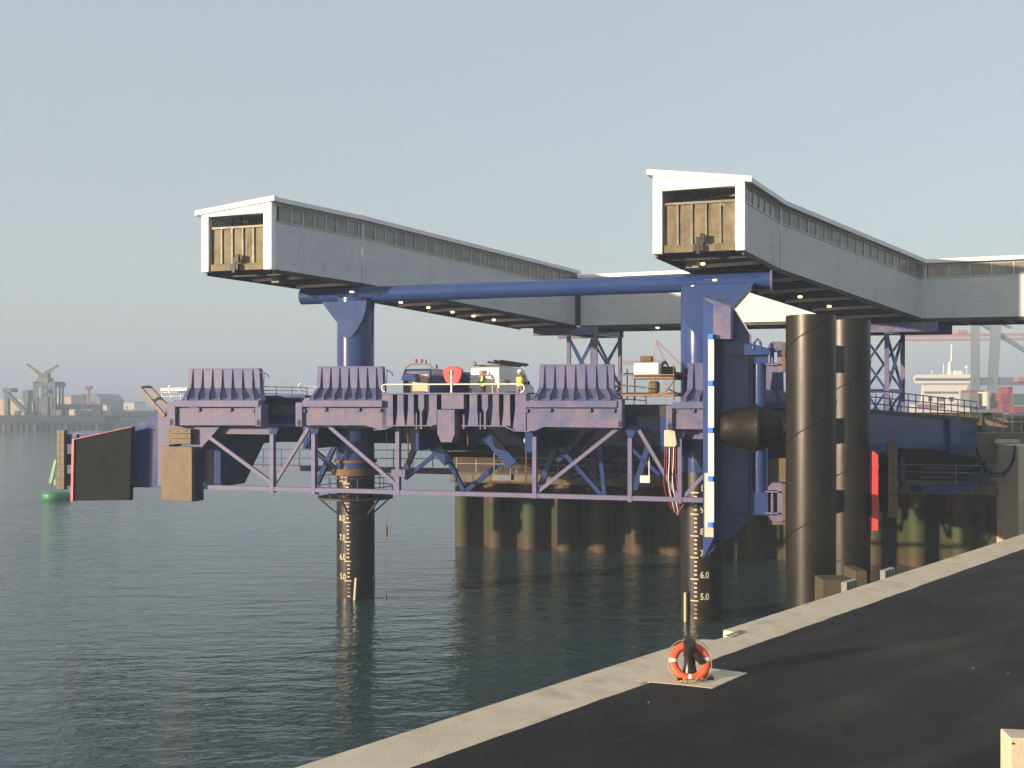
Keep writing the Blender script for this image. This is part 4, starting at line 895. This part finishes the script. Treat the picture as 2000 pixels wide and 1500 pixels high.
def person(base, face, label, hands, hat, shirt, bald=False):
    """base: feet point, face: unit facing vector, hands: (fwd, side, z) of both wrists"""
    PR = thing('person', label, 'person', base); rt = V(face.y, -face.x, 0)
    def j(f, s_, z): return base + face * f + rt * s_ + UP * z
    J = {'pelvis': (j(0, 0, .95), .15), 'belly': (j(.02, 0, 1.12), .145), 'chest': (j(.02, 0, 1.32), .165), 'neck': (j(.03, 0, 1.50), .06)}
    B = [('pelvis', 'belly'), ('belly', 'chest'), ('chest', 'neck')]
    for k, sd in (('l', -1), ('r', 1)):
        J['hip' + k] = (j(0, .10 * sd, .88), .10); J['knee' + k] = (j(.03, .11 * sd, .48), .065); J['ank' + k] = (j(-.02, .11 * sd, .09), .045); J['toe' + k] = (j(.17, .13 * sd, .04), .04)
        B += [('pelvis', 'hip' + k), ('hip' + k, 'knee' + k), ('knee' + k, 'ank' + k), ('ank' + k, 'toe' + k)]
        hx = hands[0 if sd < 0 else 1]; sh = j(.0, .19 * sd, 1.42); wr = j(*hx)
        el = sh.lerp(wr, .5) - UP * .12 + rt * .05 * sd - face * .05
        J['sh' + k] = (sh, .065); J['el' + k] = (el, .045); J['wr' + k] = (wr, .032)
        B += [('chest', 'sh' + k), ('sh' + k, 'el' + k), ('el' + k, 'wr' + k)]
    bd = skin_body(J, B, 'body', shirt, PR)
    m_ = MB(); hc = j(.06, 0, 1.66); m_.ball(hc, .105, 8, (.95, .95, 1.2)); m_.tube(j(.03, 0, 1.48), j(.05, 0, 1.6), .055, 10)
    m_.ball(hc + face * .105 - UP * .01, .022, 4); 
    for sd in (-1, 1): m_.ball(hc + rt * .1 * sd - UP * .01, .026, 4)
    for sd in (0, 1):
        wr = j(*hands[sd]); el = J['el' + 'lr'[sd]][0]; dr = (wr - el).normalized(); m_.ball(wr + dr * .05, .045, 5, (1, 1, .8))
        for i in range(4): q = wr + dr * .07 + rt * (.02 * i - .03); m_.tube(q, q + dr * (.06 + .012 * (i in (1, 2))) - UP * .02, .010, 6)
        q = wr + dr * .03 - rt * .04; m_.tube(q, q + dr * .05 - rt * .02, .011, 6)
    m_.build('head_and_hands', 'skin', PR)
    m_ = MB(); cxs = [(j(0, 0, .98), .20, .15), (j(.01, 0, 1.15), .185, .15), (j(.01, 0, 1.32), .215, .165), (j(.01, 0, 1.45), .17, .11)]; n = 20; vs = []
    for c_, rx, ry in cxs: vs += [c_ + rt * rx * math.cos(2 * math.pi * i / n) + face * ry * 1.05 * math.sin(2 * math.pi * i / n) for i in range(n)]
    m_.add(vs, [(a_ * n + i, a_ * n + (i + 1) % n, (a_ + 1) * n + (i + 1) % n, (a_ + 1) * n + i) for a_ in range(3) for i in range(n) if not (i in (4, 5) and not hat)], True)
    m_.build('vest', 'ylw', PR)
    if hat: m_ = MB(); m_.ball(hc + UP * .05, .135, 8, (1, 1, .9)); m_.lathe(hc + UP * .03, UP, [(0, .16), (.015, .15)], 18); m_.build('helmet', 'white', PR)
    return PR
pb = P(944, 792, 52.0); pb.z = DZ
person(pb, V(-.93, -.37, 0).normalized(), 'bald man in dark clothes and yellow vest looking down at his hands behind the van', [(.35, -.06, 1.15), (.36, .06, 1.13)], False, 'cloth')
pb = P(1016, 792, 51.6); pb.z = DZ
person(pb, V(-.2, -.98, 0).normalized(), 'person in white helmet and yellow vest raising hands to the face beside the van', [(.16, -.05, 1.52), (.16, .06, 1.52)], True, 'jean')
# scaffold with tank
SF = thing('scaffold_platform', 'two level rusty scaffold platform standing in the bay between two flaps', 'scaffold', A.w(A.S(1275, -2), -1.5, 9.6), A.ang)
m_ = MB()
for x, yt, b in ((1214, 730, -2.6), (1316, 712, -2.6), (1334, 718, -.8), (1225, 720, -.8), (1240, 722, -.4)): m_.tube(A.at(x, yt, b), A.at(x, 782, b), .03, 8)
m_.build('standard', 'rust', SF)
for y in (732, 770):
    m_ = MB(); m_.tube(A.at(1213, y + .5, -2.6), A.at(1318, y, -2.6), .03, 8); m_.tube(A.at(1218, y - 2, -.6), A.at(1338, y - 2, -.6), .03, 8); m_.build('ledger', 'timber', SF)
m_ = MB(); A.rect(m_, 1232, 736, 1314, 739.5, -2.5, 1.9); m_.build('upper_boards', 'timber', SF)
m_ = MB(); A.rect(m_, 1215, 770, 1316, 774, -2.6, 2.2); m_.build('lower_boards', 'timber', SF)
m_ = MB(); m_.tube(A.at(1300, 765, -2.55), A.at(1318, 742, -2.55), .03, 8); m_.tube(A.at(1305, 760, -.8), A.at(1338, 775, -.8), .03, 8); m_.tube(A.at(1214, 752, -2.6), A.at(1262, 757, -2.6), .03, 8); m_.build('brace', 'rust', SF)
m_ = MB(); A.rect(m_, 1237.5, 708.5, 1287, 734, -2.3, 1.1); TK = m_.build('water_tank', 'tank', label='bright white plastic tank standing on the scaffold upper boards', cat='tank', bevel=.08)
m_ = MB(); A.rect(m_, 1239, 733, 1286, 736.5, -2.35, 1.15); m_.build('pallet', 'timber', TK)
m_ = MB(); A.rect(m_, 1250, 695, 1272, 706, -2.0, .6); m_.abox(0, .001, 60, 60.001, 9, 9.001) if False else None
m_.build('generator', 'rust', label='small brown box sitting on top of the white tank', cat='box', bevel=.04)
m_ = MB(); A.rect(m_, 1265, 744, 1284, 768, -2.2, .8); m_.build('bulk_bag', 'pad', label='dusty brown sack standing on the scaffold lower boards', cat='sack', bevel=.12)
m_ = MB(); c = A.at(1298, 720, -1.5)
for a_, rr in ((0, .35), (.5, .3), (1.0, .26)): m_.path([c + u * math.cos(R(20 * i)) * rr * .5 + UP * (math.sin(R(20 * i)) * rr) + v * a_ * .2 for i in range(19)], .025, 6)
m_.path([c + UP * .1, c + u * .4 - UP * .1, c + u * .8 - UP * .3, c + u * 1.2 - UP * .35], .03, 6); m_.build('hose_coil', 'rubber', label='coil of dark hose beside the white tank on the scaffold', cat='hose')
m_ = MB(); A.rect(m_, 1288, 716, 1314, 736, -1.6, .9); A.rect(m_, 1318, 727, 1330, 742, -.6, .5); m_.build('pump_unit', 'under', label='dark pump machine on the scaffold right of the white tank', cat='pump', bevel=.03)
# hoses under the ramp end
m_ = MB(); A.poly(m_, [(1297, 840), (1318, 840), (1322, 868), (1319, 873), (1297, 872)], -3.3, .5)
HB = m_.build('hose_cover', 'conc', label='beige canvas cover hanging under the ramp above the red hoses', cat='cover', bevel=.03)
hl = [('hosered', 0, 'outermost red hose hanging below the beige cover'), ('hosered', 4, 'second red hose from the left hanging below the beige cover'), ('railw', 9, 'pale hose hanging between the red hoses'), ('bluerail', 14, 'dark blue hose hanging among the red hoses'), ('railw', 17, 'pale hose at the right side of the hose bundle'), ('hosered', 21, 'red hose nearest the truss post at the right of the bundle')]
for i, (mt, dx, lb) in enumerate(hl):
    x = 1299 + dx; pts = [A.at(x, 870, -3.05), A.at(x - 1, 905, -3.05), A.at(x + (2 if i % 2 else -2), 945, -3.05), A.at(x + 8, 985 + 3 * i, -2.9), A.at(x + 25 - dx, 1000, -2.2), A.at(1352, 960, -1.2)]
    q = []
    for k_ in range(len(pts) - 1):
        p0_, p1_, p2_, p3_ = pts[max(k_ - 1, 0)], pts[k_], pts[k_ + 1], pts[min(k_ + 2, len(pts) - 1)]
        for j_ in range(6):
            t = j_ / 6; q.append(.5 * ((2 * p1_) + (p2_ - p0_) * t + (2 * p0_ - 5 * p1_ + 4 * p2_ - p3_) * t * t + (3 * p1_ - p0_ - 3 * p2_ + p3_) * t ** 3))
    m_ = MB(); m_.path(q, .021, 7); m_.build('hose', mt, label=lb, cat='hose', group='hoses hanging under the ramp')
m_ = MB(); q = [A.at(398, 870, -2.8), A.at(390, 895, -2.9), A.at(381, 925, -3.0), A.at(377, 958, -3.1), A.at(382, 970, -3.1), A.at(392, 962, -3.1), A.at(397, 952, -3.0)]
m_.path(q, .04, 8); m_.build('cable', 'rubber', label='black cable looping down beside the brown pad at the ramp left corner', cat='cable')

# ------------------------------------------------------------------ abutment, right side
AB = thing('abutment', 'pale concrete abutment with railings where the ramp meets the shore', 'abutment', P(1960, 900, 62) * 1)
q = P(1900, 800, 62)
m_ = MB(); a_ = [P(x, y, 62) for x, y in ((1912, 846), (2080, 846), (2080, 902), (1935, 902), (1905, 893), (1905, 858))]; m_.prism(a_, V(.1, 1, 0) * 9); m_.build('bank_seat', 'concd', AB)
m_ = MB(); m_.prism([P(x, y, 61.6) for x, y in ((1945, 858), (1992, 858), (1992, 866), (1945, 866))], V(0, .3, 0)); m_.build('bearing_beam', 'conc', AB)
m_ = MB(); m_.prism([P(x, y, 64) for x, y in ((1925, 812), (2100, 812), (2100, 846), (1925, 846))], V(0, 8, 0)); m_.build('ramp_wall', 'concd', AB)
m_ = MB(); m_.prism([P(x, y, 58) for x, y in ((1989, 872), (2060, 872), (2060, 1120), (1989, 1120))], V(1, 6, 0)); m_.build('pier', 'conc', AB)
m_ = MB()
for h in (807, 815, 824): m_.tube(P(1940, h, 61), P(2080, h, 60.5), .03, 6)
for i in range(8): x = 1941 + i * 18; m_.tube(P(x, 806, 61), P(x, 846, 61), .03, 6)
m_.build('handrail', 'rail', AB)
for k, (dx, lb) in enumerate(((0, 'upper loop of dark cable hanging between ramp and shore at the right'), (4, 'lower loop of dark cable hanging between ramp and shore at the right'))):
    m_ = MB(); pts = [P(x, y + dx * 1.5, 58.5) for x, y in ((1906, 872), (1912, 890), (1922, 910), (1940, 925), (1958, 924), (1972, 910), (1980, 892), (1982, 870))]; m_.path(pts, .05, 7)
    m_.build('cable', 'rubber', label=lb, cat='cable', group='cables looping to the shore')

# ------------------------------------------------------------------ quay furniture
bc = G(1347, 1324, QZ + .02)
BO = thing('bollard', 'short black iron mooring bollard on the quay pad behind the orange lifebuoy', 'bollard', bc)
m_ = MB(); m_.lathe(bc, UP, [(0, .19), (.03, .19), (.07, .14), (.25, .105), (.40, .10), (.46, .12)], 28); m_.build('shaft', 'iron', BO, bevel=.004)
m_ = MB(); m_.path([bc + UP * .40, bc + V(0, -.01, .50), bc + V(-.01, -.05, .60), bc + V(-.015, -.09, .67)], .115, 16)
m_.path([bc + V(0, 0, .50), bc + V(.08, -.06, .44), bc + V(.17, -.08, .36), bc + V(.22, -.08, .30)], .065, 12); m_.build('horns', 'iron', BO)
m_ = MB(); bb = bc + V(.34, .12, 0); m_.prism([bc + V(x, y, 0) for x, y in ((-.26, -.2), (.42, -.14), (.40, .16), (-.2, .26))], UP * .05); m_.build('base_plate', 'iron', BO, bevel=.015)
rc = V(bc.x + .0, bc.y - .01, P(1346, 1292, bc.y).z)
LB = thing('lifebuoy', 'orange lifebuoy ring with white bands leaning on the black bollard', 'lifebuoy', rc - UP * .38)
rn = V(-.10, -1, .50).normalized(); ra = V(1, -.1, 0); ra = (ra - rn * ra.dot(rn)).normalized(); rb = rn.cross(ra) * -1
if rb.z < 0: rb = -rb
def ring(R0, r0, a0, a1, n, k=14, flat=.8):
    vs = []; N = n + 1
    for i in range(N):
        t = a0 + (a1 - a0) * i / n; d = ra * math.cos(t) + rb * math.sin(t)
        vs += [rc + d * (R0 + r0 * math.cos(2 * math.pi * j / k)) + rn * r0 * flat * math.sin(2 * math.pi * j / k) for j in range(k)]
    return vs, [(i * k + j, i * k + (j + 1) % k, (i + 1) * k + (j + 1) % k, (i + 1) * k + j) for i in range(n) for j in range(k)]
m_ = MB(); m_.add(*ring(.298, .078, 0, 2 * math.pi, 64), True); m_.build('ring', 'orange', LB)
for a_ in (8, 178, 268):
    m_ = MB(); m_.add(*ring(.298, .081, R(a_ - 5.5), R(a_ + 5.5), 6), True); m_.build('band', 'tank', LB)
m_ = MB(); pts = []
for i in range(97):
    t = 2 * math.pi * i / 96; sag = abs(math.sin(2 * t)) * .03; d = ra * math.cos(t) + rb * math.sin(t); pts.append(rc + d * (.385 + sag) + rn * .02)
m_.path(pts, .007, 5); m_.build('grab_line', 'rope', LB)
m_ = MB(); random.seed(3)
bp_ = V(rc.x - .05, rc.y - .25, QZ + .035); pts = []
for i in range(80):
    t = i * .45; pts.append(bp_ + V(.19 * math.cos(t * .93) + .07 * math.sin(t * 2.3) + .05, .13 * math.sin(t) + .04 * math.cos(t * 1.7), .012 + .015 * abs(math.sin(i * .7))))
pts += [bp_ + V(.25, .05, .1), rc + V(.26, -.08, -.2), rc + V(.22, -.1, .05)]
m_.path(pts, .009, 5); m_.build('rope', 'rope', label='tangled pale rope lying under the orange lifebuoy', cat='rope')
kb = P(1973, 1441, 12.0)
m_ = MB(); m_.prism([V(kb.x, 12, QZ), V(kb.x + 1.2, 11.9, QZ), V(kb.x + 1.2, 11.9, kb.z - .02), V(kb.x, 12, kb.z)], V(.05, .35, 0)); KB = m_.build('concrete_block', 'conc', label='upright pale concrete block at the bottom right corner of the pavement', cat='concrete block', bevel=.015)
m_ = MB(); m_.tube(V(kb.x + .03, 11.985, kb.z - .065), V(kb.x + .03, 12.0, kb.z - .065), .012, 10); m_.build('lifting_hole_shade', 'dark', KB)  # dark disc painted as the shade inside a hole

m_ = MB(); random.seed(11)
for i in range(26):
    q = Q(random.uniform(-4, 30), CW + random.uniform(.05, 9) ** 1.0, QZ + .018); m_.ball(q, random.uniform(.005, .012), 3, (1.3, 1, .6))
m_.build('grit', 'conc', kind='stuff')
# ------------------------------------------------------------------ buoy
by = G(110, 975, 0)
BY = thing('buoy', 'green navigation buoy floating left of the ramp behind the fender post', 'buoy', by)
m_ = MB(); m_.lathe(by - UP * .4, UP, [(0, .9), (.3, 1.35), (.95, 1.40), (1.12, 1.3), (1.2, .4)], 28); m_.build('float', 'green', BY)
m_ = MB()
for a_ in range(4): d = V(math.cos(a_ * 1.571 + .5), math.sin(a_ * 1.571 + .5), 0); m_.tube(by + UP * .7 + d * .6, by + UP * 3.6 + d * .2, .06, 8)
m_.tube(by + UP * 3.6, by + UP * 4.3, .14, 10); m_.build('tower', 'green', BY)
m_ = MB(); m_.prism([by + V(-.75, -.2, 1.7), by + V(-.35, -.3, 1.7), by + V(.1, -.2, 4.1), by + V(-.2, -.1, 4.1)], V(.05, .1, 0)); m_.build('board', 'green', BY)
m_ = MB(); m_.prism([by + V(-.1, -.35, 1.5), by + V(.1, -.35, 1.5), by + V(.1, -.35, 2.1), by + V(-.1, -.35, 2.1)], V(0, .03, 0)); m_.build('plate', 'text', BY)

# ------------------------------------------------------------------ far left shore
def fb(x0, y0, x1, y1, Y, dep=10): a_, b_ = P(x0, y1, Y), P(x1, y0, Y); return (a_.x, b_.x, Y, Y + dep, a_.z, b_.z)
JT = thing('jetty', 'long dark timber jetty along the far left shore', 'jetty', P(80, 842, 376))
m_ = MB(); m_.abox(*fb(-200, 812, 205, 826, 374, 14)); m_.build('deck', 'farw', JT)
m_ = MB(); m_.abox(*fb(-200, 826, 205, 839, 378, 8)); m_.build('rear_wall', 'farw', JT)
for i in range(34): x = -195 + i * 12; p = P(x, 845, 375); MB().abox(p.x - .25, p.x + .25, 374.6, 375.2, -1, 3.5).build('pile', 'concd' if i % 5 == 2 else 'farw', JT)
def crane_tower():
    T = thing('harbour_crane', 'twin jib harbour crane on a tall open gantry on the far left jetty', 'crane', P(87, 812, 384)); Y = 384
    for x in (66, 72, 82, 92, 100, 106):
        for dy in (0, 7): m_ = MB(); p, q = P(x, 812, Y), P(x, 752, Y); m_.abox(p.x - .3, p.x + .3, Y + dy, Y + dy + .6, p.z, q.z); m_.build('leg', 'crane', T)
    m_ = MB(); m_.abox(*fb(64, 748, 108, 755, Y - .5, 9)); m_.abox(*fb(64, 745, 68, 755, Y - .6, 9)); m_.abox(*fb(97, 745, 107, 753, Y - .6, 9)); m_.build('platform', 'crane', T)
    m_ = MB(); m_.abox(*fb(80, 760, 93, 768, Y - .8, 6)); m_.abox(*fb(77, 775, 93, 812, Y - .4, 6)); m_.build('machinery_house', 'crane', T)
    m_ = MB(); m_.abox(*fb(71, 738, 93, 749, Y + 1, 5)); m_.build('cab', 'craney', T)
    m_ = MB(); m_.abox(*fb(75, 729, 92, 739, Y + 1.5, 3)); m_.build('slewing_column', 'crane', T)
    for (a_, b_) in (((80, 733), (53, 711)), ((86, 733), (113, 713))):
        m_ = MB(); p, q = P(*a_, Y + 2), P(*b_, Y + 2); m_.beam(p - UP * .5, q, .8, .5); m_.beam(p + UP * .9, q, .8, .35)
        for i in range(7): f = i / 7; m_.beam((p - UP * .5).lerp(q, f), (p + UP * .9).lerp(q, f + .07), .3, .2)
        m_.build('jib', 'craney', T)
crane_tower()
CV_ = thing('conveyor', 'slanting grey conveyor gantry on the far left jetty', 'conveyor', P(10, 812, 382))
m_ = MB(); m_.beam(P(12, 765, 382), P(52, 806, 382), 2, 1.2); m_.build('belt_gallery', 'crane', CV_)
m_ = MB(); p, q = P(12, 812, 382), P(12, 762, 382); m_.abox(p.x - .6, p.x + .6, 382, 384, p.z, q.z); m_.abox(*fb(5, 758, 22, 766, 381, 5)); m_.build('head_tower', 'crane', CV_)
m_ = MB(); m_.abox(*fb(44, 762, 55, 786, 392, 6)); m_.abox(*fb(46, 786, 53, 812, 392.5, 4)); m_.build('silo', 'crane', label='narrow grey silo tower between conveyor and twin jib crane', cat='silo')
for n_, x0, y0, x1, y1, Y, m_n, lb in (('warehouse', -40, 778, 64, 812, 440, 'cream', 'low cream warehouse behind the conveyor on the far shore'), ('warehouse', 70, 773, 139, 800, 470, 'cream', 'long cream warehouse right of the twin jib crane'),
                                      ('store_building', 100, 791, 158, 812, 392, 'shed', 'low dark brick store on the jetty right of the crane'), ('tank_building', 196, 786, 262, 800, 640, 'ship', 'pale low building far off at the right end of the shore')):
    m_ = MB(); m_.abox(*fb(x0, y0, x1, y1, Y, 20)); o = m_.build(n_, m_n, label=lb, cat='building')
    m_ = MB(); a_ = fb(x0 - .5, y0 - 1.2, x1 + .5, y0, Y - .5, 21); m_.abox(*a_); m_.build('roof', 'shed', o)
    for i in range(3): m_ = MB(); xx = x0 + (x1 - x0) * (.2 + .27 * i); m_.abox(*fb(xx, y1 - (y1 - y0) * .45, xx + 5, y1 - 1, Y - .06, .05)); m_.build('door', 'shed' if m_n != 'shed' else 'cream', o)
def arched(x0, x1, yt, yb, Y, lb):
    p0, p1 = P(x0, yb, Y), P(x1, yb, Y); pt = P(x0, yt, Y); W = p1.x - p0.x; H = pt.z - p0.z; pts = [V(p0.x, Y, p0.z - 1), V(p1.x, Y, p0.z - 1)]
    for i in range(11): t = i / 10; pts.append(V(p1.x - W * t, Y, p0.z + H * (.62 + .38 * math.sin(math.pi * t))))
    m_ = MB(); m_.prism(pts, V(0, 30, 0)); o = m_.build('arched_shed', 'shed', label=lb, cat='shed'); m_ = MB(); m_.abox(*fb(x0 + (x1 - x0) * .3, yb - (yb - yt) * .5, x0 + (x1 - x0) * .6, yb, Y - .06, .05)); m_.build('door', 'crane', o)
arched(141, 168, 769, 800, 500, 'left one of two grey arched sheds on the far shore'); arched(168, 196, 769, 800, 500, 'right one of two grey arched sheds on the far shore')
m_ = MB(); p = P(174, 812, 400); q = P(174, 755, 400)
for dx in (-.8, .8): m_.beam(V(p.x + dx, 400, p.z), V(q.x + dx * .4, 400, q.z), .25, .25)
for i in range(10): f = i / 10; m_.beam(V(p.x - .8 * (1 - .6 * f), 400, p.z + (q.z - p.z) * f), V(p.x + .8 * (1 - .6 * f), 400, p.z + (q.z - p.z) * (f + .1)), .15, .15)
m_.abox(q.x - 1, q.x + 1, 399, 401, q.z - 1, q.z + .3); m_.build('light_mast', 'cranered', label='thin reddish lattice mast in front of the arched sheds', cat='mast')
for x, y, m_n, lb in ((125, 800, 'cr1', 'small red hut on the jetty by the dark brick store'), (128, 806, 'cream', 'tiny cream hut in front of the red hut on the jetty'), (162, 806, 'cr1', 'low red box at the right end of the jetty'), (205, 795, 'cr4', 'small white box on the shore right of the sheds')):
    m_ = MB(); m_.abox(*fb(x - 4, y - 4, x + 4, 812, 388, 4)); o = m_.build('hut', m_n, label=lb, cat='hut'); m_ = MB(); m_.abox(*fb(x - 4.5, y - 5, x + 4.5, y - 4, 387.5, 5)); m_.build('roof', 'shed', o)
random.seed(5)
for i in range(14):
    x = random.uniform(2, 195); Yp = random.uniform(386, 430); p = P(x, 815, Yp); hp = random.uniform(5, 12); MB().tube(V(p.x, Yp, 2.5), V(p.x, Yp, 2.6 + hp), .16, 6, .08).build('light_pole', 'crane', label='thin grey pole standing on the far left shore', cat='pole', group='thin poles on the far left shore')
for i in range(9):
    x = 8 + i * 22 + random.uniform(-5, 5); Yp = random.uniform(384, 389); p = P(x, 815, Yp); m_ = MB(); m_.abox(p.x, p.x + random.uniform(1.5, 4), Yp, Yp + 2, 5.2, 5.2 + random.uniform(.8, 2.4)); m_.build('crate', ['cr4', 'cr3', 'farw'][i % 3], label='small box like crate among the clutter on the far left jetty', cat='crate', group='crates on the far left jetty')
m_ = MB()
for i in range(60):
    x = random.uniform(150, 330); Y = random.uniform(480, 560); p = P(x, 805, Y); m_.ball(V(p.x, Y, 3.0), random.uniform(2, 4.5), 5, (1.8, 1.2, .7))
M['scrub'] = mat('shore scrub', (.05, .07, .03), .9, 0, (.08, .10, .04), .3); m_.build('scrub', 'scrub', kind='stuff')

# ------------------------------------------------------------------ ship, containers and cranes beyond the right shore
SY = 520
SH = thing('ferry', 'white ferry seen bow on, its bridge rising behind the ramp railings at the right', 'ship', P(1840, 830, SY))
m_ = MB(); a_ = P(1788, 830, SY - 10); b_ = P(1902, 830, SY - 10); m_.hexa(V(a_.x, SY - 4, 0), V(b_.x, SY - 4, 0), V(b_.x + 50, SY + 120, 0), V(a_.x + 50, SY + 120, 0), V(a_.x - 1, SY - 4, P(0, 790, SY).z), V(b_.x + 1, SY - 4, P(0, 790, SY).z), V(b_.x + 51, SY + 120, 9), V(a_.x + 49, SY + 120, 9)); m_.build('hull', 'ship', SH)
m_ = MB(); m_.abox(*fb(1792, 790, 1842, 797, SY - 5, .8)); m_.build('hull_band', 'cr1', SH)
m_ = MB(); q = [P(x, y, SY) for x, y in ((1794, 787), (1798, 779), (1801, 749), (1892, 749), (1886, 779), (1878, 787), (1830, 791))]; m_.prism(q, V(10.9, 26, 0)); m_.build('superstructure', 'ship', SH, bevel=.3)
m_ = MB(); q = [P(x, y, SY - 2) for x, y in ((1787, 749), (1783, 738), (1788, 732), (1897, 731), (1898, 749))]; m_.prism(q, V(3.8, 9, 0)); m_.build('bridge', 'ship', SH, bevel=.15)
for i in range(28): x = 1788 + i * 3.92; m_ = MB(); m_.abox(*fb(x, 738.6, x + 2.6, 743.4, SY - 2.3, .4)); m_.build('bridge_window', 'vglass', SH)
for i in range(13): x = 1806 + i * 5.2; m_ = MB(); m_.abox(*fb(x, 764.5, x + 2.8, 769, SY - .3, .4)); m_.build('cabin_window', 'vglass', SH)
for x in (1813, 1817, 1831, 1836, 1841, 1854, 1859): m_ = MB(); m_.abox(*fb(x, 775, x + 3.4, 784, SY - .3, .4)); m_.build('lounge_window', 'vglass', SH)
for i in range(7): x = 1806 + i * 12; m_ = MB(); m_.abox(*fb(x, 752, x + 1.5, 753.3, SY - .08, .1)); m_.build('porthole', 'vglass', SH)
m_ = MB(); p = P(1857, 732, SY + 3); m_.tube(p, P(1859, 672, SY + 3), .35, 8); m_.tube(P(1855, 732, SY + 3), P(1855, 706, SY + 3), 1.3, 10, .6); m_.beam(P(1850, 716, SY + 3), P(1862, 716, SY + 3), .4, .4); m_.build('main_mast', 'ship', SH)
m_ = MB(); m_.tube(P(1843, 732, SY + 3), P(1843, 711, SY + 3), .2, 6); m_.build('aerial', 'ship', SH)
m_ = MB(); m_.abox(*fb(1862, 724, 1880, 732, SY + 2, 5)); m_.build('deckhouse', 'ship', SH)
for x, y, r_ in ((1888, 717, .8), (1820, 725, .4)): m_ = MB(); m_.ball(P(x, y, SY + 3), r_, 8); m_.tube(P(x, y, SY + 3), P(x, 733, SY + 3), .15, 6); m_.build('radar_dome', 'ship', SH)
cs = [(1893, 767, 1912, 781, 300, 'cr3', 'upper grey container of the stack right of the ferry'), (1893, 781, 1912, 797, 300, 'cr3', 'lower grey container of the stack right of the ferry'), (1894, 762, 1924, 767, 304, 'cr1', 'red container showing along the top of the grey stack'),
      (1912, 768, 1926, 800, 302, 'cr2', 'dark green container end beside the grey stack'), (1927, 765, 1931, 793, 298, 'cr4', 'narrow sunlit white container end between the stacks'),
      (1955, 768, 1977, 785, 296, 'cr1', 'large red container of the right stack beside the green one'), (1979, 769, 2010, 791, 295, 'cr2', 'green container of the right stack at the picture edge'), (1958, 785, 1979, 803, 297, 'cr1', 'dark red container under the large red one'),
      (1979, 793, 2010, 808, 295, 'cr1', 'red container under the green one at the picture edge'), (1968, 755, 1978, 768, 298, 'cr1', 'small red container topping the right stack'), (1940, 775, 1955, 800, 310, 'cr3', 'grey container in the gap between the two stacks')]
for x0, y0, x1, y1, Y, mm, lb in cs:
    m_ = MB(); a_ = fb(x0, y0, x1, y1, Y, 6); m_.abox(*a_)
    n = 8; dx = (a_[1] - a_[0]) / n
    for i in range(n): m_.abox(a_[0] + dx * (i + .25), a_[0] + dx * (i + .75), Y - .05, Y, a_[4] + .1, a_[5] - .1)
    m_.build('container', mm, label=lb, cat='container', group='containers stacked on the right shore')
CY = 430
KR = thing('gantry_crane', 'pale grey container crane legs and beams fading in haze at the right edge', 'crane', P(1925, 800, CY))
m_ = MB(); m_.beam(P(1905, 800, CY), P(1905, 628, CY), 3.2, 3.2); m_.build('leg', 'crane', KR)
m_ = MB(); m_.beam(P(1936, 800, CY), P(1946, 628, CY), 3.6, 3.2); m_.build('leg', 'crane', KR)
m_ = MB(); m_.beam(P(1898, 745, CY), P(2060, 745, CY), 3, 3.4); m_.build('portal_beam', 'crane', KR)
m_ = MB(); m_.beam(P(1908, 626, CY), P(2010, 690, CY), 1.4, 1.6); m_.beam(P(1945, 628, CY), P(1975, 640, CY), 1, 1); m_.build('brace', 'crane', KR)
KR2 = thing('gantry_crane', 'faint red crane boom stretching level behind the grey crane legs', 'crane', P(1890, 700, 520))
for y in (655, 664.5): m_ = MB(); m_.beam(P(1764, y, 520), P(2100, y - 3, 520), 1, 1.2); m_.build('boom_chord', 'cranered', KR2)
m_ = MB()
for i in range(22): x = 1765 + i * 15; m_.beam(P(x, 664, 520), P(x + 7.5, 655, 520), .4, .3); m_.beam(P(x + 7.5, 655, 520), P(x + 15, 664, 520), .4, .3)
m_.build('boom_lacing', 'cranered', KR2)
m_ = MB(); m_.abox(*fb(1872, 644, 1890, 651, 518, 5)); m_.build('trolley', 'cranered', KR2)
m_ = MB(); m_.beam(P(2040, 800, 520), P(2040, 650, 520), 3, 3); m_.beam(P(2080, 800, 520), P(2080, 650, 520), 3, 3); m_.build('leg', 'cranered', KR2)
m_ = MB(); m_.abox(*fb(1989, 737, 2010, 745, 424, 4)); m_.build('operator_cab', 'cranered', KR)
KR3 = thing('gantry_crane', 'very faint orange raised crane far off between tower and blue pile', 'crane', P(1282, 800, 640))
for a_, b_ in (((1282, 665), (1330, 712)), ((1282, 665), (1300, 712)), ((1282, 665), (1274, 712)), ((1216, 706), (1300, 706)), ((1216, 710), (1300, 710)), ((1278, 700), (1278, 800)), ((1300, 700), (1300, 800))):
    m_ = MB(); m_.beam(P(*a_, 640), P(*b_, 640), 1.2, 1.0); m_.build('spar', 'cranered', KR3)

# ------------------------------------------------------------------ haze
m = bpy.data.materials.new('sea haze'); m.use_nodes = True; t = m.node_tree; t.nodes.remove(t.nodes['Principled BSDF'])
pv = t.nodes.new('ShaderNodeVolumePrincipled'); pv.inputs['Color'].default_value = (.43, .54, .70, 1); pv.inputs['Density'].default_value = .0013; pv.inputs['Anisotropy'].default_value = .0
t.links.new(pv.outputs[0], [n for n in t.nodes if n.type == 'OUTPUT_MATERIAL'][0].inputs['Volume'])
M['haze'] = m
MB().abox(-4100, 4100, -400, 9100, -8.5, 62).build('haze', 'haze', kind='stuff')
